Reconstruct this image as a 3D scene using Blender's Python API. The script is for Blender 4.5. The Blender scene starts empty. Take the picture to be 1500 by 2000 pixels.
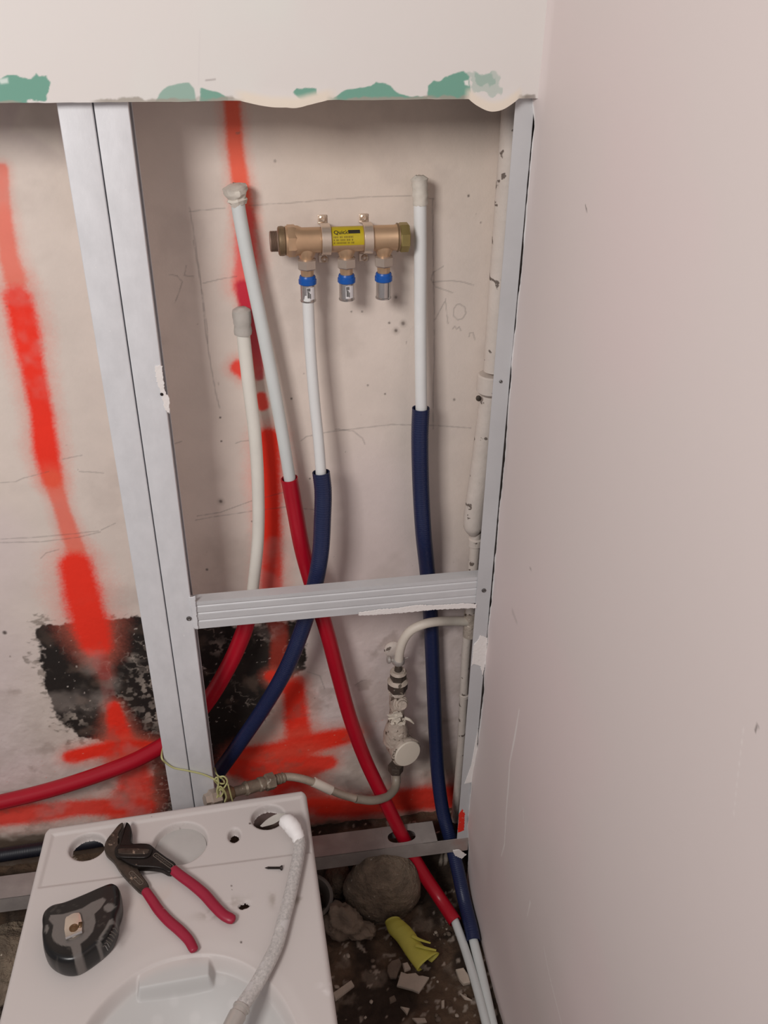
import bpy, bmesh, math, random
import numpy as np
from mathutils import Vector, Matrix

SC = bpy.context.scene
COL = SC.collection
PI = math.pi

# ---------------------------------------------------------------- camera
F_PX = 1738.84
CAM = np.array([0.1351, -1.06255, 1.408425])
PITCH, YAW, ROLL = 0.543033, -0.169867, 0.0124265
W = 0.48597            # inner face of the right wall
ZP = 1.28945           # lower edge of the upper plasterboard
ZX = 0.62              # crossbar
TZ = 0.32              # toilet rim height
YB = 0.13              # old wall behind the frame
FZ = -0.115            # dirt floor
fwd = np.array([-math.sin(YAW)*math.cos(PITCH), math.cos(YAW)*math.cos(PITCH), -math.sin(PITCH)])
rgt0 = np.array([math.cos(YAW), math.sin(YAW), 0.0])
up0 = np.cross(rgt0, fwd)
rgt = math.cos(ROLL)*rgt0 + math.sin(ROLL)*up0
upv = -math.sin(ROLL)*rgt0 + math.cos(ROLL)*up0
cd = bpy.data.cameras.new('camera'); cam = bpy.data.objects.new('camera', cd); COL.objects.link(cam)
cd.sensor_fit = 'HORIZONTAL'; cd.sensor_width = 36; cd.lens = F_PX/1500*36; cd.clip_start = 0.02
M4 = Matrix(((rgt[0], upv[0], -fwd[0], CAM[0]), (rgt[1], upv[1], -fwd[1], CAM[1]), (rgt[2], upv[2], -fwd[2], CAM[2]), (0, 0, 0, 1)))
cam.matrix_world = M4
SC.camera = cam

# ---------------------------------------------------------------- world, lights, exposure
SC.view_settings.view_transform = 'Standard'; SC.view_settings.look = 'None'
SC.view_settings.gamma = 1.0; SC.view_settings.use_curve_mapping = False
SC.view_settings.exposure = 0.0
wd = bpy.data.worlds.new('world'); SC.world = wd; wd.use_nodes = True
wd.node_tree.nodes['Background'].inputs[0].default_value = (0.80, 0.76, 0.80, 1)
wd.node_tree.nodes['Background'].inputs[1].default_value = 0.32
def area(name, loc, tgt, size, power, color):
    l = bpy.data.lights.new(name, 'AREA'); l.shape = 'RECTANGLE'; l.size = size[0]; l.size_y = size[1]
    l.energy = power; l.color = color
    o = bpy.data.objects.new(name, l); COL.objects.link(o); o.location = loc
    o.rotation_euler = (Vector(tgt)-Vector(loc)).to_track_quat('-Z', 'Y').to_euler()
    return o
area('window_light', (-0.72, -1.45, 1.95), (0.12, 0.1, 1.0), (0.5, 0.5), 24, (1.0, 0.965, 0.94))

# ---------------------------------------------------------------- helpers
def ray(px, py):
    return fwd + (px-750)/F_PX*rgt - (py-1000)/F_PX*upv
def onx(px, py, x):
    d = ray(px, py); return CAM + (x-CAM[0])/d[0]*d
def ony(px, py, y):
    d = ray(px, py); return CAM + (y-CAM[1])/d[1]*d
def onz(px, py, z):
    d = ray(px, py); return CAM + (z-CAM[2])/d[2]*d
def mpp(P):            # metres per photo pixel at a point
    return float((np.array(P)-CAM)@fwd)/F_PX

def lin(c):
    return tuple(((v/255)/12.92 if v/255 <= .04045 else ((v/255+.055)/1.055)**2.4) for v in c[:3])
def L4(c): return (*lin(c), 1)

def tag(o, label=None, cat=None, group=None, kind=None):
    if label: o['label'] = label
    if cat: o['category'] = cat
    if group: o['group'] = group
    if kind: o['kind'] = kind
    return o
def empty(name, loc, label, cat, group=None):
    o = bpy.data.objects.new(name, None); COL.objects.link(o); o.location = Vector([float(v) for v in loc])
    o.empty_display_size = .02
    tag(o, label, cat, group); return o

def link_mesh(name, me, m, parent=None, smooth=True):
    if m is not None and len(me.materials) == 0:
        me.materials.append(m)
    if smooth:
        me.polygons.foreach_set('use_smooth', [True]*len(me.polygons))
    o = bpy.data.objects.new(name, me); COL.objects.link(o)
    if parent is not None:
        o.parent = parent
        o.matrix_parent_inverse = Matrix.Translation(-Vector(parent.matrix_basis.translation)) if parent.parent is None else Matrix.Identity(4)
    return o

class MB:
    """collects shapes for ONE mesh"""
    def __init__(s): s.v = []; s.f = []
    def add(s, v, f):
        n = len(s.v); s.v += [tuple(float(a) for a in p) for p in v]; s.f += [tuple(i+n for i in q) for q in f]; return s
    def box(s, a, b):
        x0, y0, z0 = a; x1, y1, z1 = b
        return s.add([(x0,y0,z0),(x1,y0,z0),(x1,y1,z0),(x0,y1,z0),(x0,y0,z1),(x1,y0,z1),(x1,y1,z1),(x0,y1,z1)],
                     [(0,3,2,1),(4,5,6,7),(0,1,5,4),(1,2,6,5),(2,3,7,6),(3,0,4,7)])
    def sweep(s, pts, rad, n=14, caps=True, flat=None, step=None, ridges=None):
        P, R = spline(pts, rad, step)
        if ridges:
            R = R*(1+ridges[1]*np.sin(np.arange(len(P))*2*PI/ridges[0]))
        T = np.gradient(P, axis=0); T /= np.linalg.norm(T, axis=1)[:, None]+1e-12
        ref = np.array([0, 0, 1.]) if abs(T[0][2]) < .8 else np.array([0, 1., 0])
        U = np.cross(T[0], ref); U /= np.linalg.norm(U)
        vs = []; a = np.linspace(0, 2*PI, n, endpoint=False)
        for i in range(len(P)):
            U = U-T[i]*(U@T[i]); U /= np.linalg.norm(U)
            V = np.cross(T[i], U)
            c = np.cos(a)[:, None]*U+np.sin(a)[:, None]*V
            if flat is not None:
                nrm, k = flat; nrm = np.array(nrm, float)
                c = c-(c@nrm)[:, None]*nrm*(1-k)
            vs += list(P[i]+R[i]*c)
        fs = []
        m = len(P)
        for i in range(m-1):
            for j in range(n):
                k = (j+1) % n
                fs.append((i*n+j, i*n+k, (i+1)*n+k, (i+1)*n+j))
        if caps:
            fs.append(tuple(range(n-1, -1, -1))); fs.append(tuple((m-1)*n+j for j in range(n)))
        return s.add(vs, fs)
    def lathe(s, a, d, prof, n=24, caps=True, spin=0.0, ref=None):
        """prof: (t, r) along unit direction d from point a"""
        a = np.array(a, float); d = np.array(d, float); d /= np.linalg.norm(d)
        r0 = np.array(ref if ref is not None else ([0, 0, 1.] if abs(d[2]) < .8 else [0, 1., 0]), float)
        U = np.cross(d, r0); U /= np.linalg.norm(U); V = np.cross(d, U)
        an = np.linspace(0, 2*PI, n, endpoint=False)+spin
        vs = []
        for t, r in prof:
            vs += list(a+d*t+r*(np.cos(an)[:, None]*U+np.sin(an)[:, None]*V))
        fs = []
        m = len(prof)
        for i in range(m-1):
            for j in range(n):
                k = (j+1) % n
                fs.append((i*n+j, i*n+k, (i+1)*n+k, (i+1)*n+j))
        if caps:
            fs.append(tuple(range(n-1, -1, -1))); fs.append(tuple((m-1)*n+j for j in range(n)))
        return s.add(vs, fs)
    def build(s, name, m, parent=None, smooth=True, bevel=None, auto=True, disp=None):
        me = bpy.data.meshes.new(name); me.from_pydata(s.v, [], s.f); me.validate(); me.update()
        bm = bmesh.new(); bm.from_mesh(me); bmesh.ops.recalc_face_normals(bm, faces=bm.faces)
        if auto:
            for e in bm.edges:
                if len(e.link_faces) == 2 and e.calc_face_angle(0) > math.radians(38): e.smooth = False
        bm.to_mesh(me); bm.free()
        o = link_mesh(name, me, m, parent, smooth)
        if bevel:
            md = o.modifiers.new('bevel', 'BEVEL'); md.width = bevel; md.segments = 2; md.limit_method = 'ANGLE'; md.angle_limit = math.radians(35)
        return o

def spline(pts, rad, step=None):
    pts = np.array(pts, float); n = len(pts)
    rad = np.full(n, rad) if np.isscalar(rad) else np.array(rad, float)
    if n == 2:
        if step is None: return pts, rad
        k = max(2, int(np.linalg.norm(pts[1]-pts[0])/step)); t = np.linspace(0, 1, k+1)[:, None]
        return pts[0]*(1-t)+pts[1]*t, (rad[0]*(1-t)+rad[1]*t)[:, 0]
    E = np.vstack([2*pts[0]-pts[1], pts, 2*pts[-1]-pts[-2]])
    P = []; R = []
    for i in range(n-1):
        p0, p1, p2, p3 = E[i:i+4]
        L = np.linalg.norm(p2-p1); k = max(4, int(L/(step or max(.004, L/10))))
        for t in np.linspace(0, 1, k, endpoint=False):
            P.append(.5*((2*p1)+(-p0+p2)*t+(2*p0-5*p1+4*p2-p3)*t*t+(-p0+3*p1-3*p2+p3)*t**3))
            R.append(rad[i]*(1-t)+rad[i+1]*t)
    P.append(pts[-1]); R.append(rad[-1])
    return np.array(P), np.array(R)

def prism(outline, z0, z1, bev=0.0015, seg=3):
    """outline: list of (x,y) world; returns MB with rounded top rim (inset along normals)"""
    o = np.array(outline, float)
    ar = 0.5*np.sum(o[:, 0]*np.roll(o[:, 1], -1)-np.roll(o[:, 0], -1)*o[:, 1])
    if ar < 0: o = o[::-1]
    e1 = o-np.roll(o, 1, 0); e2 = np.roll(o, -1, 0)-o
    n1 = np.stack([e1[:, 1], -e1[:, 0]], 1); n2 = np.stack([e2[:, 1], -e2[:, 0]], 1)
    n1 /= np.linalg.norm(n1, axis=1)[:, None]+1e-9; n2 /= np.linalg.norm(n2, axis=1)[:, None]+1e-9
    nn = n1+n2; nn /= np.linalg.norm(nn, axis=1)[:, None]+1e-9
    rings = [(0, z0)]
    for k in range(seg+1):
        a = PI/2*k/seg; rings.append((bev*(1-math.cos(a)), z1-bev+bev*math.sin(a)))
    mb = MB(); N = len(o); vs = []
    for ins, z in rings:
        for p, q in zip(o, nn): vs.append((p[0]-q[0]*ins, p[1]-q[1]*ins, z))
    fs = []
    for i in range(len(rings)-1):
        for j in range(N):
            k = (j+1) % N; fs.append((i*N+j, i*N+k, (i+1)*N+k, (i+1)*N+j))
    fs.append(tuple(range(N-1, -1, -1))); fs.append(tuple((len(rings)-1)*N+j for j in range(N)))
    return mb.add(vs, fs)

def smooth_outline(pts, closed=True, k=5):
    pts = np.array(pts, float); n = len(pts); out = []
    for i in range(n):
        p0, p1, p2, p3 = pts[(i-1) % n], pts[i], pts[(i+1) % n], pts[(i+2) % n]
        for t in np.linspace(0, 1, k, endpoint=False):
            out.append(.5*((2*p1)+(-p0+p2)*t+(2*p0-5*p1+4*p2-p3)*t*t+(-p0+3*p1-3*p2+p3)*t**3))
    return np.array(out)

def grid_mesh(name, X, Y, Z, colr, m, keep=None, parent=None):
    """X,Y,Z arrays (r,c); colr (r,c,3) linear; one mesh with colour attribute 'Col'"""
    r, c = X.shape
    me = bpy.data.meshes.new(name)
    idx = np.arange(r*c).reshape(r, c)
    q = np.stack([idx[:-1, :-1], idx[:-1, 1:], idx[1:, 1:], idx[1:, :-1]], -1).reshape(-1, 4)
    if keep is not None: q = q[keep.reshape(-1)]
    me.vertices.add(r*c); me.vertices.foreach_set('co', np.stack([X, Y, Z], -1).astype(np.float32).ravel())
    me.loops.add(len(q)*4); me.loops.foreach_set('vertex_index', q.astype(np.int32).ravel())
    me.polygons.add(len(q)); me.polygons.foreach_set('loop_start', np.arange(0, len(q)*4, 4, dtype=np.int32))
    me.update(calc_edges=True)
    if colr is not None:
        at = me.color_attributes.new('Col', 'FLOAT_COLOR', 'POINT')
        at.data.foreach_set('color', np.concatenate([colr, np.ones((r, c, 1))], -1).astype(np.float32).ravel())
    return link_mesh(name, me, m, parent)

# numpy noise
def vnoise(x, y, seed=0):
    xi = np.floor(x).astype(np.int64); yi = np.floor(y).astype(np.int64); xf = x-xi; yf = y-yi
    def h(a, b):
        n = (a*374761393+b*668265263+seed*974711) & 0x7fffffff
        n = ((n ^ (n >> 13))*1274126177) & 0x7fffffff
        n = (n ^ (n >> 16)) & 0xffff
        return n/65535.0
    u = xf*xf*(3-2*xf); v = yf*yf*(3-2*yf)
    return (h(xi, yi)*(1-u)+h(xi+1, yi)*u)*(1-v)+(h(xi, yi+1)*(1-u)+h(xi+1, yi+1)*u)*v
def fbm(x, y, s, o=4, seed=0):
    t = 0; a = .5; w = 0
    for i in range(o):
        t = t+a*vnoise(x/s*2**i+17.3*i, y/s*2**i+5.1*i, seed+i); w += a; a *= .5
    return t/w
def ss(a, b, x):
    t = np.clip((x-a)/(b-a+1e-12), 0, 1); return t*t*(3-2*t)
def seg_dist(X, Y, pts, wid):
    """min over segments of distance / local width"""
    best = np.full(X.shape, 1e9)
    for i in range(len(pts)-1):
        ax, ay = pts[i]; bx, by = pts[i+1]; wa, wb = wid[i], wid[i+1]
        m = 2.2*max(wa, wb)+.004
        x0, x1 = min(ax, bx)-m, max(ax, bx)+m; y0, y1 = min(ay, by)-m, max(ay, by)+m
        M = (X > x0) & (X < x1) & (Y > y0) & (Y < y1)
        if not M.any(): continue
        x = X[M]; y = Y[M]
        dx, dy = bx-ax, by-ay; t = np.clip(((x-ax)*dx+(y-ay)*dy)/(dx*dx+dy*dy+1e-12), 0, 1)
        d = np.hypot(x-ax-t*dx, y-ay-t*dy)/(wa*(1-t)+wb*t)
        best[M] = np.minimum(best[M], d)
    return best
def poly_sd(X, Y, pts):
    """signed distance, negative inside"""
    pts = np.array(pts); n = len(pts); ins = np.zeros(X.shape, bool); d = np.full(X.shape, 1e9)
    for i in range(n):
        ax, ay = pts[i]; bx, by = pts[(i+1) % n]
        dx, dy = bx-ax, by-ay; t = np.clip(((X-ax)*dx+(Y-ay)*dy)/(dx*dx+dy*dy+1e-12), 0, 1)
        d = np.minimum(d, np.hypot(X-ax-t*dx, Y-ay-t*dy))
        c = ((ay > Y) != (by > Y)) & (X < (bx-ax)*(Y-ay)/((by-ay) if abs(by-ay) > 1e-12 else 1e-12)+ax)
        ins ^= c
    return np.where(ins, -d, d)
def mix(c, col, a):
    return c*(1-a[..., None])+np.array(col)*a[..., None]

# ---------------------------------------------------------------- materials
def mat(name, color, rough=.6, metal=0., noise=None, bump=None, vcol=False, specks=None, spec=None, coat=0.):
    m = bpy.data.materials.new(name); m.use_nodes = True; N = m.node_tree.nodes; Lk = m.node_tree.links
    b = N['Principled BSDF']; b.inputs['Roughness'].default_value = rough; b.inputs['Metallic'].default_value = metal
    if spec is not None: b.inputs['Specular IOR Level'].default_value = spec
    if coat: b.inputs['Coat Weight'].default_value = coat
    tc = N.new('ShaderNodeTexCoord')
    if vcol:
        a = N.new('ShaderNodeVertexColor'); a.layer_name = 'Col'; cur = a.outputs['Color']
    else:
        r = N.new('ShaderNodeRGB'); r.outputs[0].default_value = L4(color); cur = r.outputs[0]
    def ntex(scale, detail=4, stretch=None, rough_=.6):
        t = N.new('ShaderNodeTexNoise'); t.inputs['Scale'].default_value = scale; t.inputs['Detail'].default_value = detail
        t.inputs['Roughness'].default_value = rough_
        if stretch:
            mp = N.new('ShaderNodeMapping'); mp.inputs['Scale'].default_value = stretch
            Lk.new(tc.outputs['Object'], mp.inputs[0]); Lk.new(mp.outputs[0], t.inputs[0])
        else: Lk.new(tc.outputs['Object'], t.inputs[0])
        return t.outputs['Fac']
    if noise:      # (scale, amount, stretch)
        f = ntex(noise[0], 5, noise[2] if len(noise) > 2 else None)
        mr = N.new('ShaderNodeMapRange'); mr.inputs[1].default_value = .3; mr.inputs[2].default_value = .7
        mr.inputs[3].default_value = 1-noise[1]; mr.inputs[4].default_value = 1+noise[1]*.5; Lk.new(f, mr.inputs[0])
        mx = N.new('ShaderNodeMixRGB'); mx.blend_type = 'MULTIPLY'; mx.inputs[0].default_value = 1
        Lk.new(cur, mx.inputs[1]); Lk.new(mr.outputs[0], mx.inputs[2]); cur = mx.outputs[0]
    for sp in (specks or []):     # (scale, threshold, colour, softness)
        f = ntex(sp[0], 3, sp[4] if len(sp) > 4 else None, .5)
        mr = N.new('ShaderNodeMapRange'); mr.inputs[1].default_value = sp[1]; mr.inputs[2].default_value = sp[1]+sp[3]; Lk.new(f, mr.inputs[0])
        mx = N.new('ShaderNodeMixRGB'); Lk.new(mr.outputs[0], mx.inputs[0]); Lk.new(cur, mx.inputs[1]); mx.inputs[2].default_value = L4(sp[2]); cur = mx.outputs[0]
    Lk.new(cur, b.inputs['Base Color'])
    if bump:       # (scale, strength, distance, stretch)
        f = ntex(bump[0], 4, bump[3] if len(bump) > 3 else None)
        bp = N.new('ShaderNodeBump'); bp.inputs['Strength'].default_value = bump[1]; bp.inputs['Distance'].default_value = bump[2]
        Lk.new(f, bp.inputs['Height']); Lk.new(bp.outputs[0], b.inputs['Normal'])
    return m

M = {}
M['oldwall'] = mat('old_painted_wall', (0, 0, 0), .75, vcol=True, noise=(14, .05), bump=(90, .25, .002))
M['board'] = mat('painted_plasterboard', (0, 0, 0), .8, vcol=True, bump=(60, .12, .001))
M['rwall'] = mat('right_wall_paint', (0, 0, 0), .62, vcol=True, bump=(25, .1, .002))
M['dark'] = mat('dark_cavity', (52, 44, 40), .9, noise=(30, .3))
M['galv'] = mat('galvanised_steel', (226, 226, 228), .5, .2, noise=(40, .08, (1, 1, .6)), bump=(420, .25, .0006, (1, 1, .25)),
                specks=[(160, .70, (235, 235, 235), .03)])
M['galv_grey'] = mat('galvanised_angle', (200, 200, 201), .55, .2, noise=(12, .06), bump=(300, .08, .0005))
M['galv_x'] = mat('galvanised_channel', (208, 208, 209), .5, .2, noise=(30, .07, (.5, 1, 1)), bump=(260, .12, .0005))
M['galv_dirty'] = mat('dusty_galvanised_track', (160, 152, 147), .65, .2, noise=(25, .2), bump=(150, .15, .0006), specks=[(18, .56, (165, 135, 125), .2)])
M['plaster'] = mat('white_plaster_smear', (232, 226, 222), .85, bump=(120, .5, .002))
M['cream'] = mat('torn_cream_paper', (226, 214, 200), .85)
M['pipe_white'] = mat('white_multilayer_pipe', (228, 228, 226), .38, noise=(20, .04))
M['pipe_cool'] = mat('cool_white_pipe', (212, 216, 214), .4, noise=(20, .04))
M['pipe_cream'] = mat('cream_plastic_pipe', (226, 222, 212), .4, noise=(20, .05))
M['tape'] = mat('masking_tape', (214, 206, 194), .8, noise=(60, .12), bump=(90, .6, .001))
M['tape_grey'] = mat('grey_paper_tape', (184, 178, 170), .85, noise=(60, .1), bump=(90, .5, .001))
M['red'] = mat('red_sheath', (176, 10, 36), .34, noise=(8, .1))
M['blue'] = mat('blue_sheath', (30, 40, 76), .36, noise=(8, .12))
M['blue_shaded'] = mat('shaded_navy_sheath', (20, 22, 32), .5, noise=(30, .2))  # navy sheath at the wall foot, its shade painted in as near-black
M['brass'] = mat('matte_brass', (206, 172, 138), .4, .6, noise=(40, .1), bump=(200, .1, .0004))
M['thread'] = mat('dull_threaded_brass', (168, 146, 130), .4, .5)
M['brass_dark'] = mat('tarnished_brass', (142, 120, 92), .42, .6, noise=(60, .25))
M['brass_yellow'] = mat('yellow_brass_cap', (158, 140, 88), .4, .7, noise=(40, .12))
M['nickel'] = mat('nickel_nut', (192, 176, 162), .36, .55, noise=(60, .08))
M['steel'] = mat('press_sleeve_steel', (196, 190, 186), .25, .85, noise=(60, .06))
M['chrome'] = mat('bright_bracket_steel', (222, 204, 186), .3, .7)
M['plblue'] = mat('blue_plastic_ring', (10, 84, 168), .35)
M['sticker'] = mat('yellow_sticker', (188, 166, 18), .5, noise=(80, .06))
M['ink'] = mat('black_ink', (40, 34, 26), .7)
M['ink_ochre'] = mat('ochre_ink', (136, 116, 22), .7)
M['ink_grey'] = mat('grey_ink', (104, 102, 100), .7)
M['sticker_white'] = mat('white_sleeve_print', (224, 220, 220), .5)
M['oldpaint'] = mat('old_painted_pipe', (214, 202, 192), .6, noise=(30, .07), bump=(80, .5, .002),
                    specks=[(62, .635, (110, 98, 90), .03), (21, .66, (150, 140, 128), .02)])
M['oldpaint_w'] = mat('cream_painted_branch', (222, 212, 198), .5, noise=(30, .05), bump=(70, .2, .001))
M['valve'] = mat('crusted_painted_valve', (188, 174, 160), .6, noise=(60, .2), bump=(130, .9, .003),
                 specks=[(90, .60, (92, 80, 68), .06), (150, .66, (226, 214, 200), .03)])
M['valve_dark'] = mat('dark_rubber_nut', (74, 64, 56), .55, noise=(90, .3), bump=(130, .5, .002), specks=[(140, .66, (170, 155, 140), .04)])
M['valve_cap'] = mat('chipped_white_cap', (222, 212, 196), .5, bump=(90, .3, .001), specks=[(52, .70, (120, 106, 92), .02)])
M['hose_braid'] = mat('dirty_braided_hose', (176, 162, 146), .55, .25, noise=(60, .15), bump=(600, .5, .001))
M['hose_grey'] = mat('grey_plastic_hose', (152, 142, 128), .45, noise=(40, .12))
M['fitting'] = mat('limescaled_fitting', (146, 132, 116), .5, .35, noise=(90, .3), bump=(200, .6, .001), specks=[(120, .66, (200, 190, 176), .05)])
M['wire'] = mat('pale_yellow_wire', (188, 186, 130), .5)
M['ceramic'] = mat('white_ceramic', (0, 0, 0), .45, vcol=True, spec=.3)
M['ceramic_u'] = mat('ceramic_underside', (205, 200, 196), .35)
M['membrane'] = mat('grey_foam_insert', (186, 182, 178), .6, noise=(30, .06))
M['black_steel'] = mat('blackened_steel', (34, 28, 25), .38, .5, noise=(60, .3), bump=(160, .4, .001), specks=[(120, .68, (128, 112, 98), .05)])
M['worn_steel'] = mat('worn_jaw_steel', (78, 68, 60), .4, .6, noise=(80, .4), bump=(160, .5, .001), specks=[(90, .62, (160, 142, 126), .06)])
M['grip'] = mat('crimson_grip', (152, 22, 52), .42, noise=(30, .08), specks=[(70, .74, (205, 130, 135), .02)])
M['emboss'] = mat('worn_embossed_letters', (120, 110, 100), .5, .4)
M['tape_body'] = mat('tape_measure_rubber', (0, 0, 0), .3, vcol=True, bump=(120, .15, .0006))
M['clip'] = mat('belt_clip_steel', (208, 196, 182), .25, .8, noise=(40, .08))
M['bronze'] = mat('stained_clip_mark', (110, 84, 58), .4, .6)
M['silver_braid'] = mat('silver_braided_hose', (222, 217, 213), .4, .25, noise=(260, .3), bump=(1300, 1., .0012), specks=[(38, .62, (228, 224, 222), .05)])
M['tape_white'] = mat('white_tape', (240, 236, 234), .6, bump=(70, .4, .001))
M['ferrule'] = mat('dull_ferrule', (184, 178, 172), .35, .4)
M['screw'] = mat('black_phosphate_screw', (50, 42, 40), .45, .5)
M['screw_steel'] = mat('grey_steel_screw', (110, 106, 104), .4, .7)
M['floor'] = mat('dirt_floor', (0, 0, 0), .95, vcol=True, bump=(140, .8, .004), noise=(60, .3))
M['concrete'] = mat('rough_concrete', (136, 120, 102), .92, noise=(34, .5), bump=(90, 1., .012), specks=[(110, .70, (196, 184, 166), .03)])
M['stone'] = mat('dusty_stone', (138, 122, 106), .92, noise=(24, .3), bump=(60, .9, .005))
M['chip'] = mat('broken_plaster', (190, 176, 160), .85, noise=(60, .12), bump=(90, .4, .002))
M['chip_dark'] = mat('dusty_plaster', (122, 107, 93), .9, noise=(60, .2), bump=(90, .6, .003))
M['yellow'] = mat('yellow_plastic_sleeve', (204, 196, 84), .5, noise=(40, .08))
M['pvc'] = mat('dusty_grey_pvc', (120, 112, 104), .6, noise=(30, .2))
M['orange'] = mat('orange_overspray', (222, 40, 22), .7, specks=[(90, .62, (214, 190, 176), .03)])

random.seed(7)
# ================================================================ SETTING
# ---- old wall behind the frame
def wall_grid(x0, x1, z0, z1, st):
    xs = np.arange(x0, x1+st/2, st); zs = np.arange(z0, z1+st/2, st)
    return np.meshgrid(xs, zs)
X, Z = wall_grid(-0.66, 0.545, -0.16, 1.45, .0014)
def WP(p): q = ony(p[0], p[1], YB); return (q[0], q[2])
WC = np.array(lin((228, 214, 203)))
C = np.ones(X.shape+(3,))*WC
n1 = fbm(X, Z, .25, 4, 1); n2 = fbm(X, Z, .03, 4, 5); n3 = fbm(X, Z, .006, 3, 9); n4 = fbm(X, Z*1.0, .012, 4, 21); n5 = vnoise(X/.0022, Z/.0022, 77)
C *= (1+.10*(n1-.5)+.05*(n2-.5))[..., None]
C = mix(C, lin((222, 206, 206)), .55*ss(.45, .65, fbm(X, Z, .35, 2, 33)))
def WS(p, w): return w*mpp(ony(p[0], p[1], YB))
def stroke(C, pts, wid, col, a=1., soft=(.62, 1.25), rough=.18, mask=None):
    P = [WP(p) for p in pts]; w = [WS(p, q) for p, q in zip(pts, wid)]
    d = seg_dist(X, Z, P, w)
    d = d*(1+rough*(n2-.5)*2)+(.14*(n5-.5) if rough > 0 else 0)
    al = a*(1-ss(soft[0], soft[1], d))
    if mask is not None: al = al*mask
    return mix(C, col, al)
# dirt near the bottom of the wall
zz = Z
grime = ss(.62, .0, zz)*ss(.42, .62, fbm(X, Z, .05, 5, 41)*.6+fbm(X, Z, .2, 3, 44)*.4)
C = mix(C, lin((178, 162, 148)), .5*grime)
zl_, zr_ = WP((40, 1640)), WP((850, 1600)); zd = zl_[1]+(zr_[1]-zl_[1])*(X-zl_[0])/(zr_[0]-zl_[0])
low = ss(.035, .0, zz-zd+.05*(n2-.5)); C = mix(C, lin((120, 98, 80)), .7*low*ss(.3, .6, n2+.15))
# yellower dried plaster at top left
C = mix(C, lin((214, 196, 176)), .5*ss(1.0, 1.3, zz)*ss(.35, .6, fbm(X, Z, .3, 3, 51)))
pt = poly_sd(X, Z, [WP(p) for p in [(40, 205), (112, 205), (118, 300), (60, 262), (20, 260)]])
C = mix(C, lin((236, 224, 210)), .7*ss(.004, -.004, pt))
# black bitumen patches
def patch(poly, a=1.0, rag=.010):
    d = poly_sd(X, Z, [WP(p) for p in poly])
    d = d+rag*(fbm(X, Z, .03, 4, 61)-.5)*2+.010*(n3-.5)
    return a*ss(.002, -.003, d)
BK = np.array(lin((34, 27, 23)))
pa = patch([(66, 1228), (140, 1216), (282, 1205), (420, 1222), (430, 1500), (330, 1455), (240, 1455), (150, 1435), (100, 1390)])
halo = patch([(45, 1215), (140, 1200), (290, 1195), (420, 1212), (430, 1500), (330, 1470), (240, 1475), (140, 1455), (80, 1390)], .8, .03)
C = mix(C, lin((120, 108, 96)), .8*halo*ss(.48, .70, fbm(X, Z*1.6, .010, 5, 71)))
C = mix(C, BK, pa)
pb = patch([(300, 1225), (470, 1222), (592, 1208), (603, 1255), (592, 1310), (560, 1335), (520, 1400), (455, 1470), (438, 1520), (380, 1560), (300, 1570)])
C = mix(C, BK, pb)
pc = patch([(270, 1520), (420, 1490), (450, 1530), (400, 1640), (200, 1660), (290, 1590)]); C = mix(C, BK, pc*.95)
blk = np.maximum(np.maximum(pa, pb), pc)
# scuffs where the bitumen shows plaster
rid = 1-np.abs(fbm(X, Z, .022, 5, 81)-.5)*2
scf = ss(.93, .985, rid)*ss(.50, .66, fbm(X, Z, .06, 3, 91))*blk
C = mix(C, lin((166, 154, 142)), scf*.65)
C = mix(C, lin((210, 200, 190)), blk*ss(.80, .84, n3)*.7)
brn = blk*ss(.5, .7, fbm(X, Z, .05, 4, 95)); C = mix(C, lin((52, 43, 36)), brn*.7)
for c, r in [((520, 1235), 22), ((425, 1265), 18), ((290, 1340), 40), ((225, 1375), 26), ((300, 1400), 30), ((520, 1390), 16), ((260, 1285), 10), ((150, 1400), 24)]:
    p = WP(c); w = WS(c, r); g = np.exp(-(((X-p[0])/w)**2+((Z-p[1])/w)**2))
    C = mix(C, lin((170, 158, 146)), .9*g*ss(.50, .62, fbm(X, Z, .008, 3, 99)))
# orange marking spray
OR = np.array(lin((255, 52, 28))); ORD = np.array(lin((222, 60, 52))); RED = np.array(lin((206, 24, 58))); FA = np.array(lin((240, 120, 96)))
ORL = np.array(lin((246, 96, 66)))
def spray(C, pts, wid, a=1., col=OR, halo=True, soft=(.52, 1.15)):
    wid = [w*1.13 for w in wid]
    if halo:
        C = stroke(C, pts, [w*2.0 for w in wid], FA, .42*a, (.3, 1.1), .1)
    return stroke(C, pts, wid, col, a, soft, .12)
speck = ss(.88, .80, n3)
C = spray(C, [(4, 330), (6, 420), (16, 500), (30, 545)], [12, 17, 20, 22], .72, ORL)
C = spray(C, [(36, 585), (48, 640), (66, 730), (80, 800), (90, 880), (102, 935)], [30, 30, 25, 23, 26, 22])
C = spray(C, [(102, 935), (118, 985), (136, 1040), (148, 1072)], [20, 16, 17, 20], .75, ORL)
C = spray(C, [(147, 1105), (160, 1160), (176, 1215), (188, 1262)], [34, 40, 38, 30])
C = spray(C, [(196, 1290), (206, 1320)], [18, 12], .5, np.array(lin((190, 34, 26))))
C = spray(C, [(205, 1320), (216, 1375)], [12, 14], .45, np.array(lin((150, 50, 44))), False)
C = spray(C, [(222, 1380), (232, 1430), (240, 1475)], [14, 24, 40])
C = spray(C, [(140, 1478), (190, 1466), (250, 1460), (300, 1462)], [18, 20, 22, 20])
C = spray(C, [(262, 1500), (262, 1545), (240, 1585)], [30, 38, 36], .9)
C = spray(C, [(-60, 1600), (60, 1590), (150, 1578), (280, 1575)], [26, 30, 24, 24], .9)
C = spray(C, [(452, 190), (460, 290), (472, 375), (480, 430)], [17, 17, 18, 16], .92, ORL)
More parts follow.
